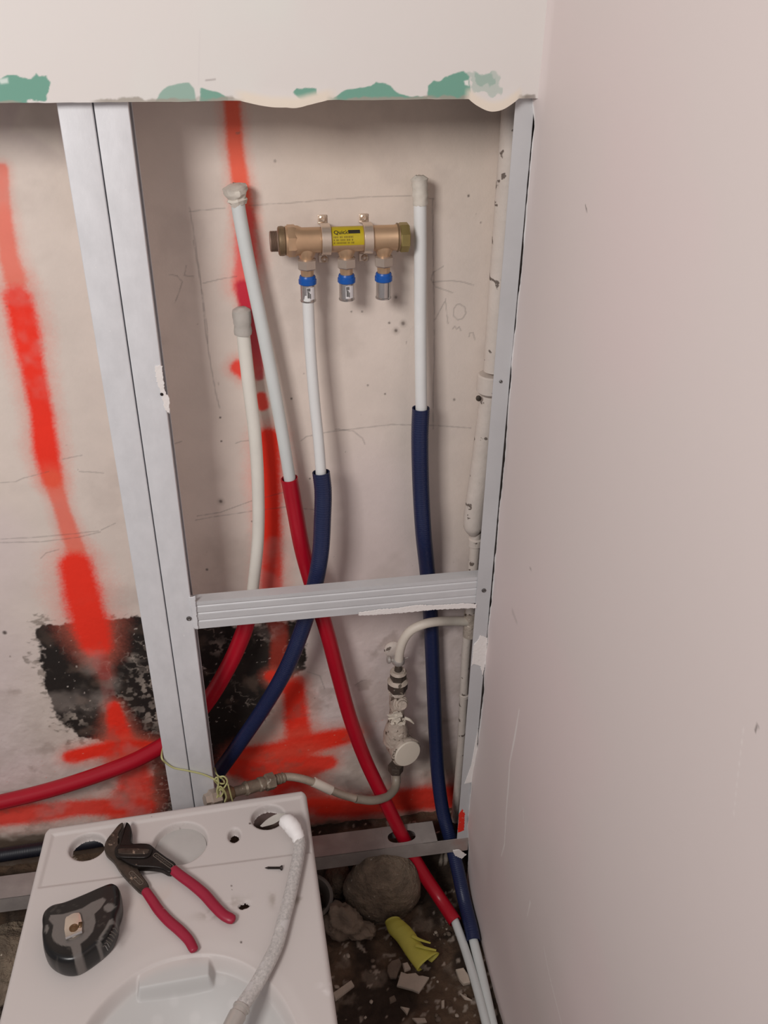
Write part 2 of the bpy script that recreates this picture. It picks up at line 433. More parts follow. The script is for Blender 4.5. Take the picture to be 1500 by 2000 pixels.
C = spray(C, [(478, 420), (482, 500), (476, 560), (480, 590)], [18, 23, 22, 14], .85, np.array(lin((246, 88, 84))))
C = spray(C, [(474, 560), (486, 620), (500, 670), (506, 735)], [14, 16, 16, 10], .9, RED, False)
C = spray(C, [(466, 718), (476, 722)], [17, 20], .9)
C = spray(C, [(510, 775), (513, 792)], [12, 13], .9, halo=False)
C = spray(C, [(524, 855), (524, 930), (527, 1000), (530, 1080), (530, 1160)], [24, 26, 22, 22, 24])
C = spray(C, [(534, 1180), (546, 1240), (540, 1330)], [24, 18, 14], .55, np.array(lin((200, 62, 40))), False)
C = spray(C, [(530, 1320), (560, 1340), (582, 1330)], [14, 18, 14], .8)
C = spray(C, [(575, 1345), (578, 1400), (588, 1455), (560, 1520)], [22, 26, 28, 40])
C = spray(C, [(470, 1475), (540, 1470), (620, 1450), (665, 1440), (688, 1434)], [24, 30, 28, 24, 20])
C = spray(C, [(465, 1500), (520, 1512), (590, 1500), (640, 1490)], [26, 38, 38, 20], .95)
C = spray(C, [(560, 1540), (620, 1570), (640, 1575)], [38, 34, 30], .85, np.array(lin((224, 36, 28))))
C = spray(C, [(610, 1575), (700, 1578), (770, 1565), (830, 1560), (900, 1556)], [26, 26, 32, 36, 36], .95)
C = spray(C, [(620, 1600), (760, 1590)], [18, 10], .5, np.array(lin((200, 50, 40))), False)
drk = ss(.60, .80, fbm(X, Z, .035, 5, 121))*ss(.60, .40, zz)
C = mix(C, lin((128, 106, 92)), .35*drk)
C = mix(C, lin((236, 160, 140)), .8*ss(.86, .89, n3)*ss(.5, .2, zz))
# bare patch / dirt at the foot
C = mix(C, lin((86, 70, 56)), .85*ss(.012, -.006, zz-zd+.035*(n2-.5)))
# pencil lines
PEN = np.array(lin((92, 84, 82)))
def pencil(pts, w=1.35, a=.42):
    global C
    C = stroke(C, pts, [w]*len(pts), PEN, a*.85, (.4, 1.3), 0, .45+.55*ss(.2, .5, n3))
for l in [
    [(370, 413), (440, 406)], [(487, 401), (560, 397), (640, 390), (700, 386), (760, 383), (812, 383), (848, 389)],
    [(370, 405), (378, 450), (388, 520), (396, 590), (402, 650), (412, 715), (422, 770), (429, 797)],
    [(378, 470), (388, 530), (398, 590), (404, 640), (406, 670)],
    [(845, 389), (846, 500), (848, 600), (848, 700), (846, 780), (846, 838)],
    [(397, 553), (430, 545), (462, 540)], [(330, 536), (345, 538), (356, 550), (350, 570), (343, 588)], [(364, 518), (360, 538), (378, 540)],
    [(588, 861), (598, 853), (640, 844), (680, 839), (740, 832), (765, 829), (800, 830), (850, 831), (920, 836)],
    [(460, 866), (470, 862), (488, 860)], [(655, 838), (690, 842), (708, 856), (713, 868)],
    [(382, 1016), (420, 1009), (450, 1005), (495, 998), (560, 990), (620, 996)], [(385, 1008), (430, 1001), (490, 979), (560, 960)],
    [(866, 520), (846, 532), (842, 545), (850, 560), (868, 566), (885, 572)], [(846, 551), (880, 548), (905, 551), (925, 557)],
    [(850, 624), (868, 590)], [(870, 584), (872, 606), (875, 632)],
    [(898, 594), (908, 600), (910, 612), (904, 622), (894, 625), (886, 617), (886, 604), (892, 595), (899, 594)],
    [(884, 643), (888, 637), (892, 643), (897, 638), (900, 646)], [(916, 658), (918, 650), (924, 650), (928, 664)],
    [(0, 943), (30, 941), (45, 934), (80, 925), (95, 921)], [(122, 897), (140, 893), (160, 889)], [(155, 921), (180, 922), (202, 924)],
    [(0, 1053), (60, 1050), (130, 1044), (192, 1037)], [(0, 1060), (80, 1058), (150, 1050), (196, 1039)], [(198, 1035), (225, 1022)],
    [(80, 1090), (90, 1080), (115, 1073)],
    [(694, 1338), (706, 1330), (716, 1328)], [(600, 1312), (625, 1320), (634, 1345)], [(300, 880), (355, 862)]]:
    pencil(l)
# nail holes and specks
for p, r, a in [((773, 580), 3.2, .9), ((760, 630), 2.6, .8), ((787, 631), 4.2, .8), ((773, 645), 3.6, .9), ((686, 608), 1.8, .9), ((707, 608), 1.8, .7),
             ((915, 382), 2.6, .9), ((537, 314), 3, .5), ((431, 979), 3.8, .9), ((569, 778), 2.2, .9), ((430, 815), 2.2, .9), ((404, 1112), 3, .8), ((605, 934), 1.8, .8),
             ((752, 769), 2.2, .7), ((9, 1235), 5, .9), ((718, 752), 2.4, .6), ((939, 434), 1.8, .7), ((887, 780), 3, .6), ((492, 1018), 2, .7), ((432, 861), 2, .9)]:
    C = stroke(C, [p, (p[0]+.4, p[1]+1)], [r, r], lin((70, 58, 52)), a, (.3, 1.2), 0)
for p in [(773, 580), (787, 631), (431, 979), (773, 645)]:
    C = stroke(C, [p, (p[0]+1, p[1]+2)], [9, 9], lin((150, 136, 126)), .35, (.3, 1.2), 0)
sm = ss(.56, .80, fbm(X, Z, .07, 5, 131)); C = mix(C, lin((190, 176, 166)), .3*sm)
C = mix(C, lin((130, 114, 104)), .5*ss(.93, .96, fbm(X, Z, .010, 2, 141)))
yoff = YB+.0015*(fbm(X, Z, .12, 3, 151)-.5)-.0012*(n4-.5)*ss(.7, .2, Z)
wb = grid_mesh('wall_back', X, yoff, Z, C, M['oldwall']); tag(wb, kind='structure')
mb = MB(); mb.box((-1.3, YB+.002, FZ-.05), (-.655, YB+.05, 1.9)); mb.box((-.7, YB+.03, FZ-.05), (.56, YB+.08, 1.9)); mb.box((-.7, YB, 1.44), (.56, YB+.05, 1.9))
o = mb.build('wall_back_extension', mat('old_wall_plain', (214, 200, 190), .8, noise=(5, .08)), None); tag(o, kind='structure'); o.name = 'wall_rear'

# ---- upper plasterboard in front of the frame
xs = np.arange(-.66, W+.0105, .0011); vs_ = np.linspace(0, 1, 210)
zl = ZP+.0012*(fbm(xs, xs*0, .02, 3, 7)-.5)+.002
def dip(px0, px1, amt):
    a = ony(px0, 205, -.013)[0]; b = ony(px1, 205, -.013)[0]; t = np.clip((xs-a)/(b-a), 0, 1); return amt*np.sin(PI*t)**.9*(xs > a)*(xs < b)
zl = zl-dip(470, 640, .0065)-dip(915, 1012, .0125)-dip(560, 600, .001)
X, V = np.meshgrid(xs, vs_**1.6); zlo = zl[None, :].repeat(len(vs_), 0); Z = zlo+(1.62-zlo)*V
n2 = fbm(X, Z, .012, 4, 3); n1 = fbm(X, Z, .15, 3, 4)
C = np.ones(X.shape+(3,))*np.array(lin((219, 217, 211)))
C = mix(C, lin((220, 210, 206)), .5*ss(.4, .62, n1))
GR = lin((112, 160, 142))
def BP(p): q = ony(p[0], p[1], -.013); return (q[0], q[2])
def green(poly, a=1, rag=.006, col=GR):
    global C
    d = poly_sd(X, Z, [BP(p) for p in poly])+rag*(n2-.5)*2
    C = mix(C, col, a*ss(.0008, -.0006, d))
green([(-80, 150), (0, 150), (90, 150), (97, 160), (94, 198), (40, 200), (0, 205), (-80, 205)], 1)
C = mix(C, lin((214, 224, 216)), .9*ss(.0015, -.0015, poly_sd(X, Z, [BP(p) for p in [(-5, 155), (15, 152), (16, 162), (2, 164)]])))
green([(305, 200), (318, 178), (330, 166), (370, 162), (378, 172), (382, 200)], .75, .002)
green([(392, 172), (420, 180), (446, 190), (447, 201), (391, 201)], .95, .002)
green([(575, 180), (580, 172), (618, 172), (620, 184), (650, 192), (680, 176), (725, 168), (735, 162), (760, 168), (775, 178), (800, 186), (836, 188), (836, 200), (600, 200)], 1, .003)
green([(834, 190), (836, 168), (850, 158), (880, 148), (905, 140), (916, 150), (920, 178), (918, 195), (850, 195)], 1, .003)
green([(915, 143), (965, 136), (980, 150), (978, 182), (920, 190)], .38, .012)
green([(930, 145), (960, 138), (968, 160), (940, 165)], .45, .014)
C = mix(C, lin((232, 228, 222)), .9*ss(.0008, -.0008, poly_sd(X, Z, [BP(p) for p in [(906, 158), (915, 156), (916, 168), (908, 166)]])+.002*(n2-.5)))
hgt = Z-zl[None, :]
edge = ss(.0045, .0015, hgt+.006*(fbm(X, Z, .008, 3, 9)-.5)); C = mix(C, lin((158, 150, 138)), .85*edge*ss(.4, .55, fbm(X, Z*0, .05, 3, 15)+.05))
cr = np.maximum(dip(455, 660, 1.), dip(905, 1020, 1.))[None, :]; C = mix(C, lin((226, 214, 198)), np.clip(cr*2.5, 0, 1)*ss(.014, .006, hgt))
C = mix(C, lin((140, 130, 122)), .8*ss(.0012, -.0008, poly_sd(X, Z, [BP(p) for p in [(1026, 187), (1044, 186), (1046, 194), (1024, 193)]])+.003*(n2-.5)))
sl = seg_dist(X, Z, [BP((390, 60)), BP((388, 165))], [.0012, .0012]); C = mix(C, lin((214, 208, 204)), .5*(1-ss(.3, 1.2, sl)))
sl = seg_dist(X, Z, [BP((402, 157)), BP((420, 155))], [.0012, .0012]); C = mix(C, lin((160, 150, 146)), .6*(1-ss(.3, 1.2, sl)))
Yf = np.full(X.shape, -.013)+.0008*(n1-.5)-.003*(cr*ss(.02, .0, hgt)*.4)
# wrap the lower edge back to the frame
X = np.vstack([X[:1], X[:1], X]); Z = np.vstack([Z[:1]*0+ZP+.003, np.minimum(Z[:1]+.0006, ZP+.003), Z]); Yf = np.vstack([Yf[:1]*0, Yf[:1]+.002, Yf]); C = np.concatenate([C[:1]*.0+np.array(lin((200, 190, 176))), C[:1], C])
o = grid_mesh('wall_front', X, Yf, Z, C, M['board']); tag(o, kind='structure')
mb = MB(); mb.box((-1.3, -.0115, ZP+.004), (W+.01, -.0002, 2.0)); mb.box((-1.3, -.0125, ZP+.002), (-.655, -.0003, 2.0))
o = mb.build('wall_front_core', mat('plasterboard_core', (226, 220, 214), .85, noise=(4, .04)), None, False); tag(o, kind='structure'); o.name = 'wall_upper'

# ---- right wall
ys = np.concatenate([np.arange(-1.7, -.80, .03), np.arange(-.80, .0005, .0021)]); zs = np.concatenate([np.arange(FZ-.03, 1.30, .0021), np.arange(1.30, 1.9, .01)])
Y, Z = np.meshgrid(ys, zs)
n1 = fbm(Y, Z, .3, 3, 201); n2 = fbm(Y, Z, .02, 4, 203)
gap = .0010*ss(.0, .06, Z)*ss(.28, .40, Z)+.0003
X = W+gap-.0085*ss(.33, .16, Z)*ss(-.02, .08, Z)*ss(-.12, .0, Y)-.0045*ss(-.16, -.0, Y)*(fbm(Y*0, Z, .05, 3, 207)-.5)*ss(-.02, 0, Y)
X = X+.006*(fbm(Y, Z, .45, 2, 211)-.5)+.004*(fbm(Y, Z, .16, 2, 213)-.5)*ss(.55, .1, Z)
# near the upper board the corner is closed
X = X-.006*ss(ZP-.03, ZP+.01, Z)*ss(-.03, 0, Y)
# ragged front edge: the board ends a little behind / in front of the frame face
Y = Y.copy(); re = (fbm(Z[:, -1]*0, Z[:, -1], .02, 4, 221)-.5)*.010+.001
C = np.ones(X.shape+(3,))*np.array(lin((218, 206, 202)))
C = mix(C, lin((222, 204, 202)), .5*ss(.4, .6, n1))
ed = ss(-.0045, -.001, Y+.004*(n2-.5)); C = mix(C, lin((246, 242, 240)), ed)
def RP(p): q = onx(p[0], p[1], W); return (q[1], q[2])
def rst(pts, w, col, a, soft=(.3, 1.2), brk=None):
    global C
    P = [RP(p) for p in pts]; ww = [k*mpp(onx(p[0], p[1], W)) for k, p in zip(w, pts)]
    al = a*(1-ss(soft[0], soft[1], seg_dist(Y, Z, P, ww)*(1+.3*(n2-.5))))
    if brk is not None: al = al*brk
    C = mix(C, col, al)
WHT = lin((240, 234, 230))
rst([(1013, 1385), (1004, 1440), (994, 1490), (992, 1530), (988, 1590), (985, 1650), (979, 1672)], [2, 4.5, 3.2, 4.5, 3, 2.6, 1.6], WHT, .95)
rst([(1035, 1762), (1029, 1790)], [3.5, 1.8], WHT, .7); rst([(1020, 1580), (1022, 1610)], [2.2, 1.8], WHT, .5)
rst([(1062, 1850), (1072, 1900), (1085, 1950), (1098, 2000)], [1.5, 1.8, 2, 2], WHT, .85)
rst([(1448, 1420), (1436, 1520), (1428, 1600)], [1.6, 1.6, 1.4], WHT, .35)
rst([(1140, 402), (1143, 412)], [2.4, 2.4], lin((110, 100, 96)), .9); rst([(1476, 1418), (1470, 1428)], [4, 4], lin((120, 108, 104)), .8)
rst([(1034, 1110), (1036, 1112)], [3, 3], lin((150, 138, 134)), .7); rst([(1000, 1195), (1008, 1215)], [8, 6], lin((176, 164, 160)), .4)
Y[:, -1] = re; Y[:, -2] = np.minimum(Y[:, -2], re-.001)
Y[:, -3] = np.minimum(Y[:, -3], re-.0022); Y[:, -4] = np.minimum(Y[:, -4], re-.0034)
o = grid_mesh('wall_right', X, Y, Z, C, M['rwall']); tag(o, kind='structure')
mb = MB(); mb.box((W+.014, -1.7, FZ-.05), (W+.03, -.004, 1.95))
mb.box((W+.036, -.02, FZ-.05), (W+.06, YB+.03, 1.95))
o = mb.build('wall_right_core', M['dark'], None, False); tag(o, kind='structure'); o.name = 'wall_inner_right'

# ---- floor
X, Y = np.meshgrid(np.concatenate([np.arange(-1.3, -.45, .03), np.arange(-.45, W+.04, .0034)]), np.concatenate([np.arange(-1.7, -.62, .03), np.arange(-.62, YB+.05, .0034)]))
n1 = fbm(X, Y, .12, 4, 301); n2 = fbm(X, Y, .02, 4, 303); n3 = fbm(X, Y, .007, 3, 305)
Z = FZ+.030*(n1-.5)+.012*(n2-.5)+.004*(n3-.5)
Z += .03*ss(-.06, -.30, Y)*ss(.1, -.05, X)
Z += .085*ss(.045, .075, Y)*(1-.2*n1)
C = np.ones(X.shape+(3,))*np.array(lin((100, 80, 63)))
C = mix(C, lin((58, 45, 35)), ss(.42, .62, fbm(X, Y, .07, 4, 311)))
C = mix(C, lin((128, 113, 99)), .7*ss(.62, .76, fbm(X, Y, .03, 4, 313)))
C = mix(C, lin((196, 180, 164)), .85*ss(.80, .84, n3))
C = mix(C, lin((176, 162, 148)), .85*ss(.76, .78, fbm(X, Y, .011, 2, 317))*ss(.40, .5, fbm(X, Y, .1, 2, 319)))
o = grid_mesh('floor', X, Y, Z, C, M['floor']); tag(o, kind='structure')

# ================================================================ METAL FRAME
def profile_path(path, t):
    """thick open polyline -> closed 2D outline"""
    p = np.array(path, float); n = len(p); L = []; R_ = []
    for i in range(n):
        d1 = p[i]-p[i-1] if i else p[1]-p[0]; d2 = p[i+1]-p[i] if i < n-1 else p[-1]-p[-2]
        d1 = d1/np.linalg.norm(d1); d2 = d2/np.linalg.norm(d2)
        m = np.array([-d1[1]-d2[1], d1[0]+d2[0]]); m /= np.linalg.norm(m); k = t/2/max(.4, m@np.array([-d1[1], d1[0]]))
        L.append(p[i]+m*k); R_.append(p[i]-m*k)
    return np.array(L+R_[::-1])
def extrude(outline, a, b, fn, cuts=1):
    """outline 2D, fn(u,v,s)->xyz, quads strip (closed outline made of L + reversed R)"""
    N = len(outline); h = N//2; mb = MB(); vs = []; fs = []
    S = np.linspace(a, b, cuts+1)
    for s in S:
        for u, v in outline: vs.append(fn(u, v, s))
    for i in range(cuts):
        for j in range(N):
            k = (j+1) % N; fs.append((i*N+j, i*N+k, (i+1)*N+k, (i+1)*N+j))
    for base in (0, cuts*N):
        for j in range(h-1):
            fs.append((base+j, base+j+1, base+N-2-j, base+N-1-j))
    return mb.add(vs, fs)
def rpath(pts, r=.0012, k=3):
    """round the corners of a polyline"""
    p = [np.array(q, float) for q in pts]; out = [p[0]]
    for i in range(1, len(p)-1):
        a = p[i-1]-p[i]; b = p[i+1]-p[i]; a /= np.linalg.norm(a); b /= np.linalg.norm(b)
        s, e = p[i]+a*r, p[i]+b*r
        for j in range(k+1):
            t = j/k; out.append((1-t)**2*s+2*t*(1-t)*p[i]+t*t*e)
    out.append(p[-1]); return out
def stud(x0, x1, zlo, zhi, flip, m, lbl, lip=.006, depth=.048, name='metal_stud', back=True):
    """C stud; web at x1 if flip else x0"""
    wx, ox = (x1, x0) if flip else (x0, x1)
    s = 1 if ox > wx else -1
    pts = [(ox, .0005+lip), (ox, .0005), (wx, .0005), (wx, depth), (ox, depth), (ox, depth-lip)] if back else [(ox, .0005), (wx, .0005), (wx, depth)]
    out = profile_path(rpath(pts), .0008)
    t = extrude(out, zlo, zhi, lambda u, v, q: (u, v, q), 1).build(name, m, None)
    return tag(t, lbl, 'metal stud')
s1 = stud(-.0362, -.0012, -.01, ZP+.3, True, M['galv'], 'left galvanised metal stud of the upright pair under the white board')
s2 = stud(.0012, .0362, -.01, ZP+.3, False, M['galv'], 'right galvanised stud of the upright pair, plaster smeared on its edge, crossbar fixed to it')
s3 = stud(W-.0235, W-.0009, .0, ZP+.3, True, M['galv_grey'], 'narrow grey steel profile upright in the corner against the right wall', depth=.028, back=False, name='corner_profile')

def blob_patch(name, px_poly, plane, y, thick, m, parent, rag=0):
    base = [(onp[0], onp[2]) for onp in [ony(p[0], p[1], y) for p in px_poly]]
    rnd = random.Random(len(px_poly)*7+int(px_poly[0][0])); pts = []
    for i in range(len(base)):
        a_, b_ = np.array(base[i]), np.array(base[(i+1) % len(base)]); k_ = max(1, int(np.linalg.norm(b_-a_)/.0016))
        for t in range(k_):
            q = a_+(b_-a_)*t/k_; pts.append((q[0]+rnd.uniform(-rag, rag), q[1]+rnd.uniform(-rag, rag)))
    mb = prism(pts, 0, thick, min(thick*.3, .0003), 1)
    mb.v = [(v[0], y-v[2], v[1]) for v in mb.v]
    return mb.build(name, m, parent)
blob_patch('plaster_smear', [(302, 714), (317, 714), (321, 760), (331, 780), (331, 808), (322, 800), (314, 765), (306, 745)], 0, -.0000, .0012, M['plaster'], s2, .0009)
blob_patch('plaster_smear', [(369, 1166), (381, 1164), (383, 1185), (387, 1228), (378, 1226), (374, 1190)], 0, -.0000, .0012, M['galv'], s2, .0006)
p = onp = ony(316, 770, -.001); mb = MB(); mb.lathe(p, (0, -1, 0), [(0, .0022), (.0012, .0018)], 10); mb.build('screw', M['screw'], s2)
blob_patch('plaster_smear', [(925, 1258), (932, 1252), (938, 1240), (952, 1246), (949, 1290), (942, 1320), (938, 1300), (924, 1296), (921, 1300)], 0, -.0000, .0014, M['plaster'], s3, .0005)
blob_patch('plaster_smear', [(934, 1420), (931, 1470), (928, 1500), (921, 1527), (907, 1530), (920, 1495), (928, 1450)], 0, -.0000, .0012, M['plaster'], s3, .0002)
blob_patch('paint_overspray', [(896, 1590), (903, 1580), (908, 1588), (906, 1622), (894, 1626)], 0, -.0000, .0003, M['orange'], s3, .0008)
blob_patch('plaster_smear', [(884, 1660), (896, 1658), (910, 1668), (902, 1676), (888, 1670)], 0, -.002, .0018, M['plaster'], s3, .0006)
for px in [(945, 1153), (978, 745)]:
    p = ony(px[0], px[1], 0); mb = MB(); r = .0036 if px[1] > 1000 else .0022
    mb.lathe(p, (0, -1, 0), [(-.003, r*.6), (0, r), (.0012, r*.95), (.0018, r*.6), (.0010, r*.3)], 16); mb.build('screw', M['screw_steel'], s3)

# crossbar: ribbed furring channel
xa = ony(384, 1200, .004)[0]; xb = W-.0225
zt = ony(660, 1162, .0)[2]-.001; H = .0485
prof = []
for k in range(61):
    z = -H/2+H*k/60; g = 0
    for gz in (-.0105, .0035, .0165):
        g += math.exp(-((z-gz)/.0011)**2)
    prof.append((.0006+.0013*g, z))
path = [(.017, -H/2+.004), (.018, -H/2)]+prof+[(.018, H/2), (.017, H/2-.004)]
out = profile_path(path, .0007)
zc = (ony(388, 1230, 0)[2]+ony(388, 1176, 0)[2])/2
xbar = extrude(out, xa-.016, xb+.008, lambda u, v, q: (q, u+.0014, v+zc), 1).build('crossbar', M['galv_x'], None)
tag(xbar, 'ribbed galvanised steel crossbar screwed between the stud pair and the corner profile', 'metal crossbar')
p = ony(369, 1208, -.0005); mb = MB(); mb.lathe(p, (0, -1, 0), [(-.003, .002), (0, .0038), (.0012, .0036), (.0018, .002), (.0009, .001)], 16); mb.build('screw', M['screw_steel'], xbar)
pts = [(700, 1196), (740, 1190), (770, 1188), (815, 1181), (850, 1182), (905, 1178), (930, 1180), (930, 1187), (850, 1190), (790, 1196), (740, 1200), (700, 1202)]
blob_patch('plaster_smear', pts, 0, -.0002, .0012, M['plaster'], xbar, .0006)

# floor track: stud laid flat, web upward with service holes
def track_mesh(name, x0, x1, hole=None, cut=None, m=None, lbl=''):
    t = .0012; mb = MB()
    mb.box((x0, 0, 0), (x1, t, .0355))
    mb.box((x0, .001, -.0004), (x1, .007, .0006))
    xw = cut if cut else x1
    if hole:
        cx, cy, rx, ry = hole; n = 32
        ring = [(cx+rx*np.sign(math.cos(a))*abs(math.cos(a))**.8, cy+ry*np.sign(math.sin(a))*abs(math.sin(a))**.8) for a in np.linspace(0, 2*PI, n, endpoint=False)]
        def sq(a):
            c, s_ = math.cos(a), math.sin(a); k = 1/max(abs(c), abs(s_)); return cx+.035*c*k, (.024+.024*s_*k)
        outer = [sq(a) for a in np.linspace(0, 2*PI, n, endpoint=False)]
        vs = []; fs = []
        for z in (.0345, .0355):
            for a in ring: vs.append((a[0], a[1], z))
            for a in outer: vs.append((a[0], a[1], z))
        for j in range(n):
            k = (j+1) % n
            fs += [(2*n+j, 3*n+j, 3*n+k, 2*n+k), (j, k, n+k, n+j), (j, 2*n+j, 2*n+k, k)]
        mb.add(vs, fs)
        mb.box((x0, 0, .0345), (cx-.0349, .048, .0355)); mb.box((cx+.0349, 0, .0345), (xw, .048, .0355))
    else:
        mb.box((x0, 0, .0345), (xw, .048, .0355))
    mb.box((x0, .047, 0), (xw, .048, .0355))
    o = mb.build(name, m, None, False, bevel=.0004); tag(o, lbl, 'floor track'); return o
hc = onz(783, 1622, .035)
tr = track_mesh('floor_track', .0385, W-.001, (hc[0]-.001, .022, .026, .0135), onz(850, 1625, .035)[0], M['galv_dirty'], 'galvanised floor track right of the toilet with an oval hole for the red pipe')
tl = track_mesh('floor_track', -1.2, -.0385, None, None, M['galv_dirty'], 'dusty steel floor track to the left of the toilet, in front of a navy pipe')

# ================================================================ PIPES
def pth(lst):
    """(px,py,'y'|'z'|'x',value) -> points"""
    out = []
    for a in lst:
        f = {'x': onx, 'y': ony, 'z': onz}[a[2]]; out.append(f(a[0], a[1], a[3]))
    return out
def sheath_mb(mb, pts, r, ribs=True, n=20):
    P, R = spline(pts, r)
    if ribs: mb.sweep(pts, r, n, caps=False, step=.0009, ridges=(4, .013))
    else: mb.sweep(pts, r, n, caps=False, step=.003)
    # inner wall for the open ends
    mb.sweep(pts, r*.86, n, caps=False, step=.006)
    for P0, P1 in ((P[0], P[1]), (P[-1], P[-2])):
        d = (P0-P1)/np.linalg.norm(P0-P1)
        mb.lathe(P0-d*.0005, d, [(0, r*.86), (.0006, r*.93), (0, r*1.0)], n, caps=False)
    return mb

# P1: left leaning white pipe with the red sheath through the track hole
up = pth([(461, 368, 'y', .108), (468, 420, 'y', .106), (487, 520, 'y', .102), (508, 620, 'y', .099), (532, 740, 'y', .096), (552, 850, 'y', .094), (566, 935, 'y', .093), (575, 985, 'y', .092)])
dn = pth([(565, 934, 'y', .093), (577, 1000, 'y', .093), (590, 1070, 'y', .092), (606, 1130, 'y', .090), (625, 1190, 'y', .088), (643, 1250, 'y', .086), (661, 1320, 'y', .083), (683, 1400, 'y', .078), (712, 1480, 'y', .068), (745, 1550, 'y', .050), (782, 1625, 'z', .036), (820, 1695, 'z', -.035), (856, 1750, 'z', -.08), (889, 1800, 'z', FZ+.026)])
w2 = [dn[-1]*.9+dn[-2]*.1, dn[-1]]+pth([ (907, 1850, 'z', FZ+.020), (930, 1925, 'z', FZ+.018), (950, 2000, 'z', FZ+.018), (975, 2100, 'z', FZ+.018), (1003, 2200, 'z', FZ+.018)])
e = empty('water_pipe', dn[-1], 'white pipe leaning left to right, red sheath below passing through the floor track hole', 'water pipe')
MB().sweep(up, .0088, 18, step=.006).build('pipe', M['pipe_cool'], e)
sheath_mb(MB(), dn, .0126, False).build('sheath', M['red'], e)
MB().sweep(w2, .0078, 16, step=.006).build('pipe', M['pipe_cool'], e)
def tape_wad(name, a, b, r0, r1, m, parent, seed=1, wave=.12):
    rnd = random.Random(seed); a = np.array(a); b = np.array(b); d = (b-a); L = np.linalg.norm(d)
    mb = MB(); n = 20; prof = []
    ks = 9
    for k in range(ks+1):
        t = k/ks; prof.append((t*L, (r0*(1-t)+r1*t)*(1+rnd.uniform(-wave, wave)*.5)*(0.55 if k == 0 else 1)))
    mb.lathe(a, d/L, prof, n)
    mb.v = [tuple(np.array(v)+np.array([rnd.uniform(-1, 1), rnd.uniform(-1, 1), rnd.uniform(-1, 1)])*r0*wave*.35) for v in mb.v]
    return mb.build(name, m, parent)
tape_wad('end_wrap', ony(457, 361, .108), ony(466, 400, .108), .0165, .0105, M['tape'], e, 3, .22)

# P2: thin cream pipe, red sheath going off to the left
up = pth([(472, 625, 'y', .108), (478, 680, 'y', .105), (487, 760, 'y', .100), (498, 850, 'y', .092), (504, 950, 'y', .088), (504, 1050, 'y', .085), (494, 1150, 'y', .083), (488, 1195, 'y', .083)])
dn = pth([(489, 1186, 'y', .083), (484, 1205, 'y', .083), (474, 1240, 'y', .083), (447, 1300, 'y', .083), (405, 1370, 'y', .083), (350, 1432, 'y', .083), (280, 1477, 'y', .085), (200, 1510, 'y', .088), (100, 1542, 'y', .092), (0, 1567, 'y', .096), (-110, 1590, 'y', .098)])
e = empty('water_pipe', dn[-1], 'cream pipe with grey taped end, red sheath curving left behind the stud pair', 'water pipe')
MB().sweep(up, .0092, 18, step=.006).build('pipe', M['pipe_cream'], e)
sheath_mb(MB(), dn, .0135, False).build('sheath', M['red'], e)
tape_wad('end_wrap', ony(471, 600, .108), ony(475, 653, .106), .0122, .0115, M['tape_grey'], e, 5, .1)

# P3: pipe from the first manifold outlet, ribbed blue sheath to the left
up = pth([(601, 575, 'y', .088), (606, 680, 'y', .084), (614, 780, 'y', .080), (622, 860, 'y', .075), (627, 925, 'y', .070), (629, 960, 'y', .067)])
dn = pth([(627, 922, 'y', .070), (631, 960, 'y', .067), (630, 1010, 'y', .062), (626, 1080, 'y', .058), (613, 1150, 'y', .056), (590, 1230, 'y', .057), (557, 1310, 'y', .060), (510, 1390, 'y', .07), (455, 1470, 'y', .078), (400, 1545, 'y', .085), (370, 1580, 'y', .088), (345, 1640, 'y', .088), (335, 1700, 'y', .085)])
e = empty('water_pipe', dn[-1], 'white pipe pressed into the first manifold outlet, ribbed navy sheath curving down left', 'water pipe')
MB().sweep(up, .0078, 18, step=.006).build('pipe', M['pipe_white'], e)
sheath_mb(MB(), dn[:9], .0128, True).build('sheath', M['blue'], e)
MB().sweep(dn[8:], .0128, 16, step=.01).build('sheath', M['blue'], e)

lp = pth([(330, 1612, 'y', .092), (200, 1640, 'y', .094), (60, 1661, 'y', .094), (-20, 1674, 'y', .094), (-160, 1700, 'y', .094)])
e = empty('dark_pipe', lp[0], 'navy pipe coloured near-black for shade, lying along the wall foot behind the left floor track', 'pipe')
sheath_mb(MB(), lp, .0125, True).build('sheath', M['blue_shaded'], e)
# P4: right pipe
up = pth([(820, 360, 'y', .105), (821, 480, 'y', .10), (821, 620, 'y', .096), (822, 740, 'y', .09), (823, 800, 'y', .088), (824, 840, 'y', .088)])
dn = pth([(822, 797, 'y', .088), (820, 860, 'y', .087), (822, 950, 'y', .086), (827, 1040, 'y', .084), (835, 1120, 'y', .10), (842, 1220, 'y', .112), (846, 1320, 'y', .110), (850, 1420, 'y', .098), (855, 1510, 'y', .080), (864, 1580, 'y', .056), (877, 1630, 'y', .030), (892, 1690, 'z', -.035), (906, 1755, 'z', -.080), (921, 1815, 'z', FZ+.026), (925, 1838, 'z', FZ+.022)])
w2 = [dn[-1]*.8+dn[-2]*.2, dn[-1]]+pth([ (940, 1900, 'z', FZ+.016), (962, 2000, 'z', FZ+.014), (985, 2100, 'z', FZ+.014), (1008, 2200, 'z', FZ+.014)])
e = empty('water_pipe', dn[-1], 'straight upright white pipe right of the manifold, navy sheath running down to the corner floor', 'water pipe')
MB().sweep(up, .0086, 18, step=.006).build('pipe', M['pipe_white'], e)
sheath_mb(MB(), dn, .0128, True).build('sheath', M['blue'], e)
MB().sweep(w2, .0085, 16, step=.006).build('pipe', M['pipe_cool'], e)
tape_wad('end_wrap', ony(819, 343, .105), ony(821, 400, .104), .0108, .0096, M['tape'], e, 8, .14)

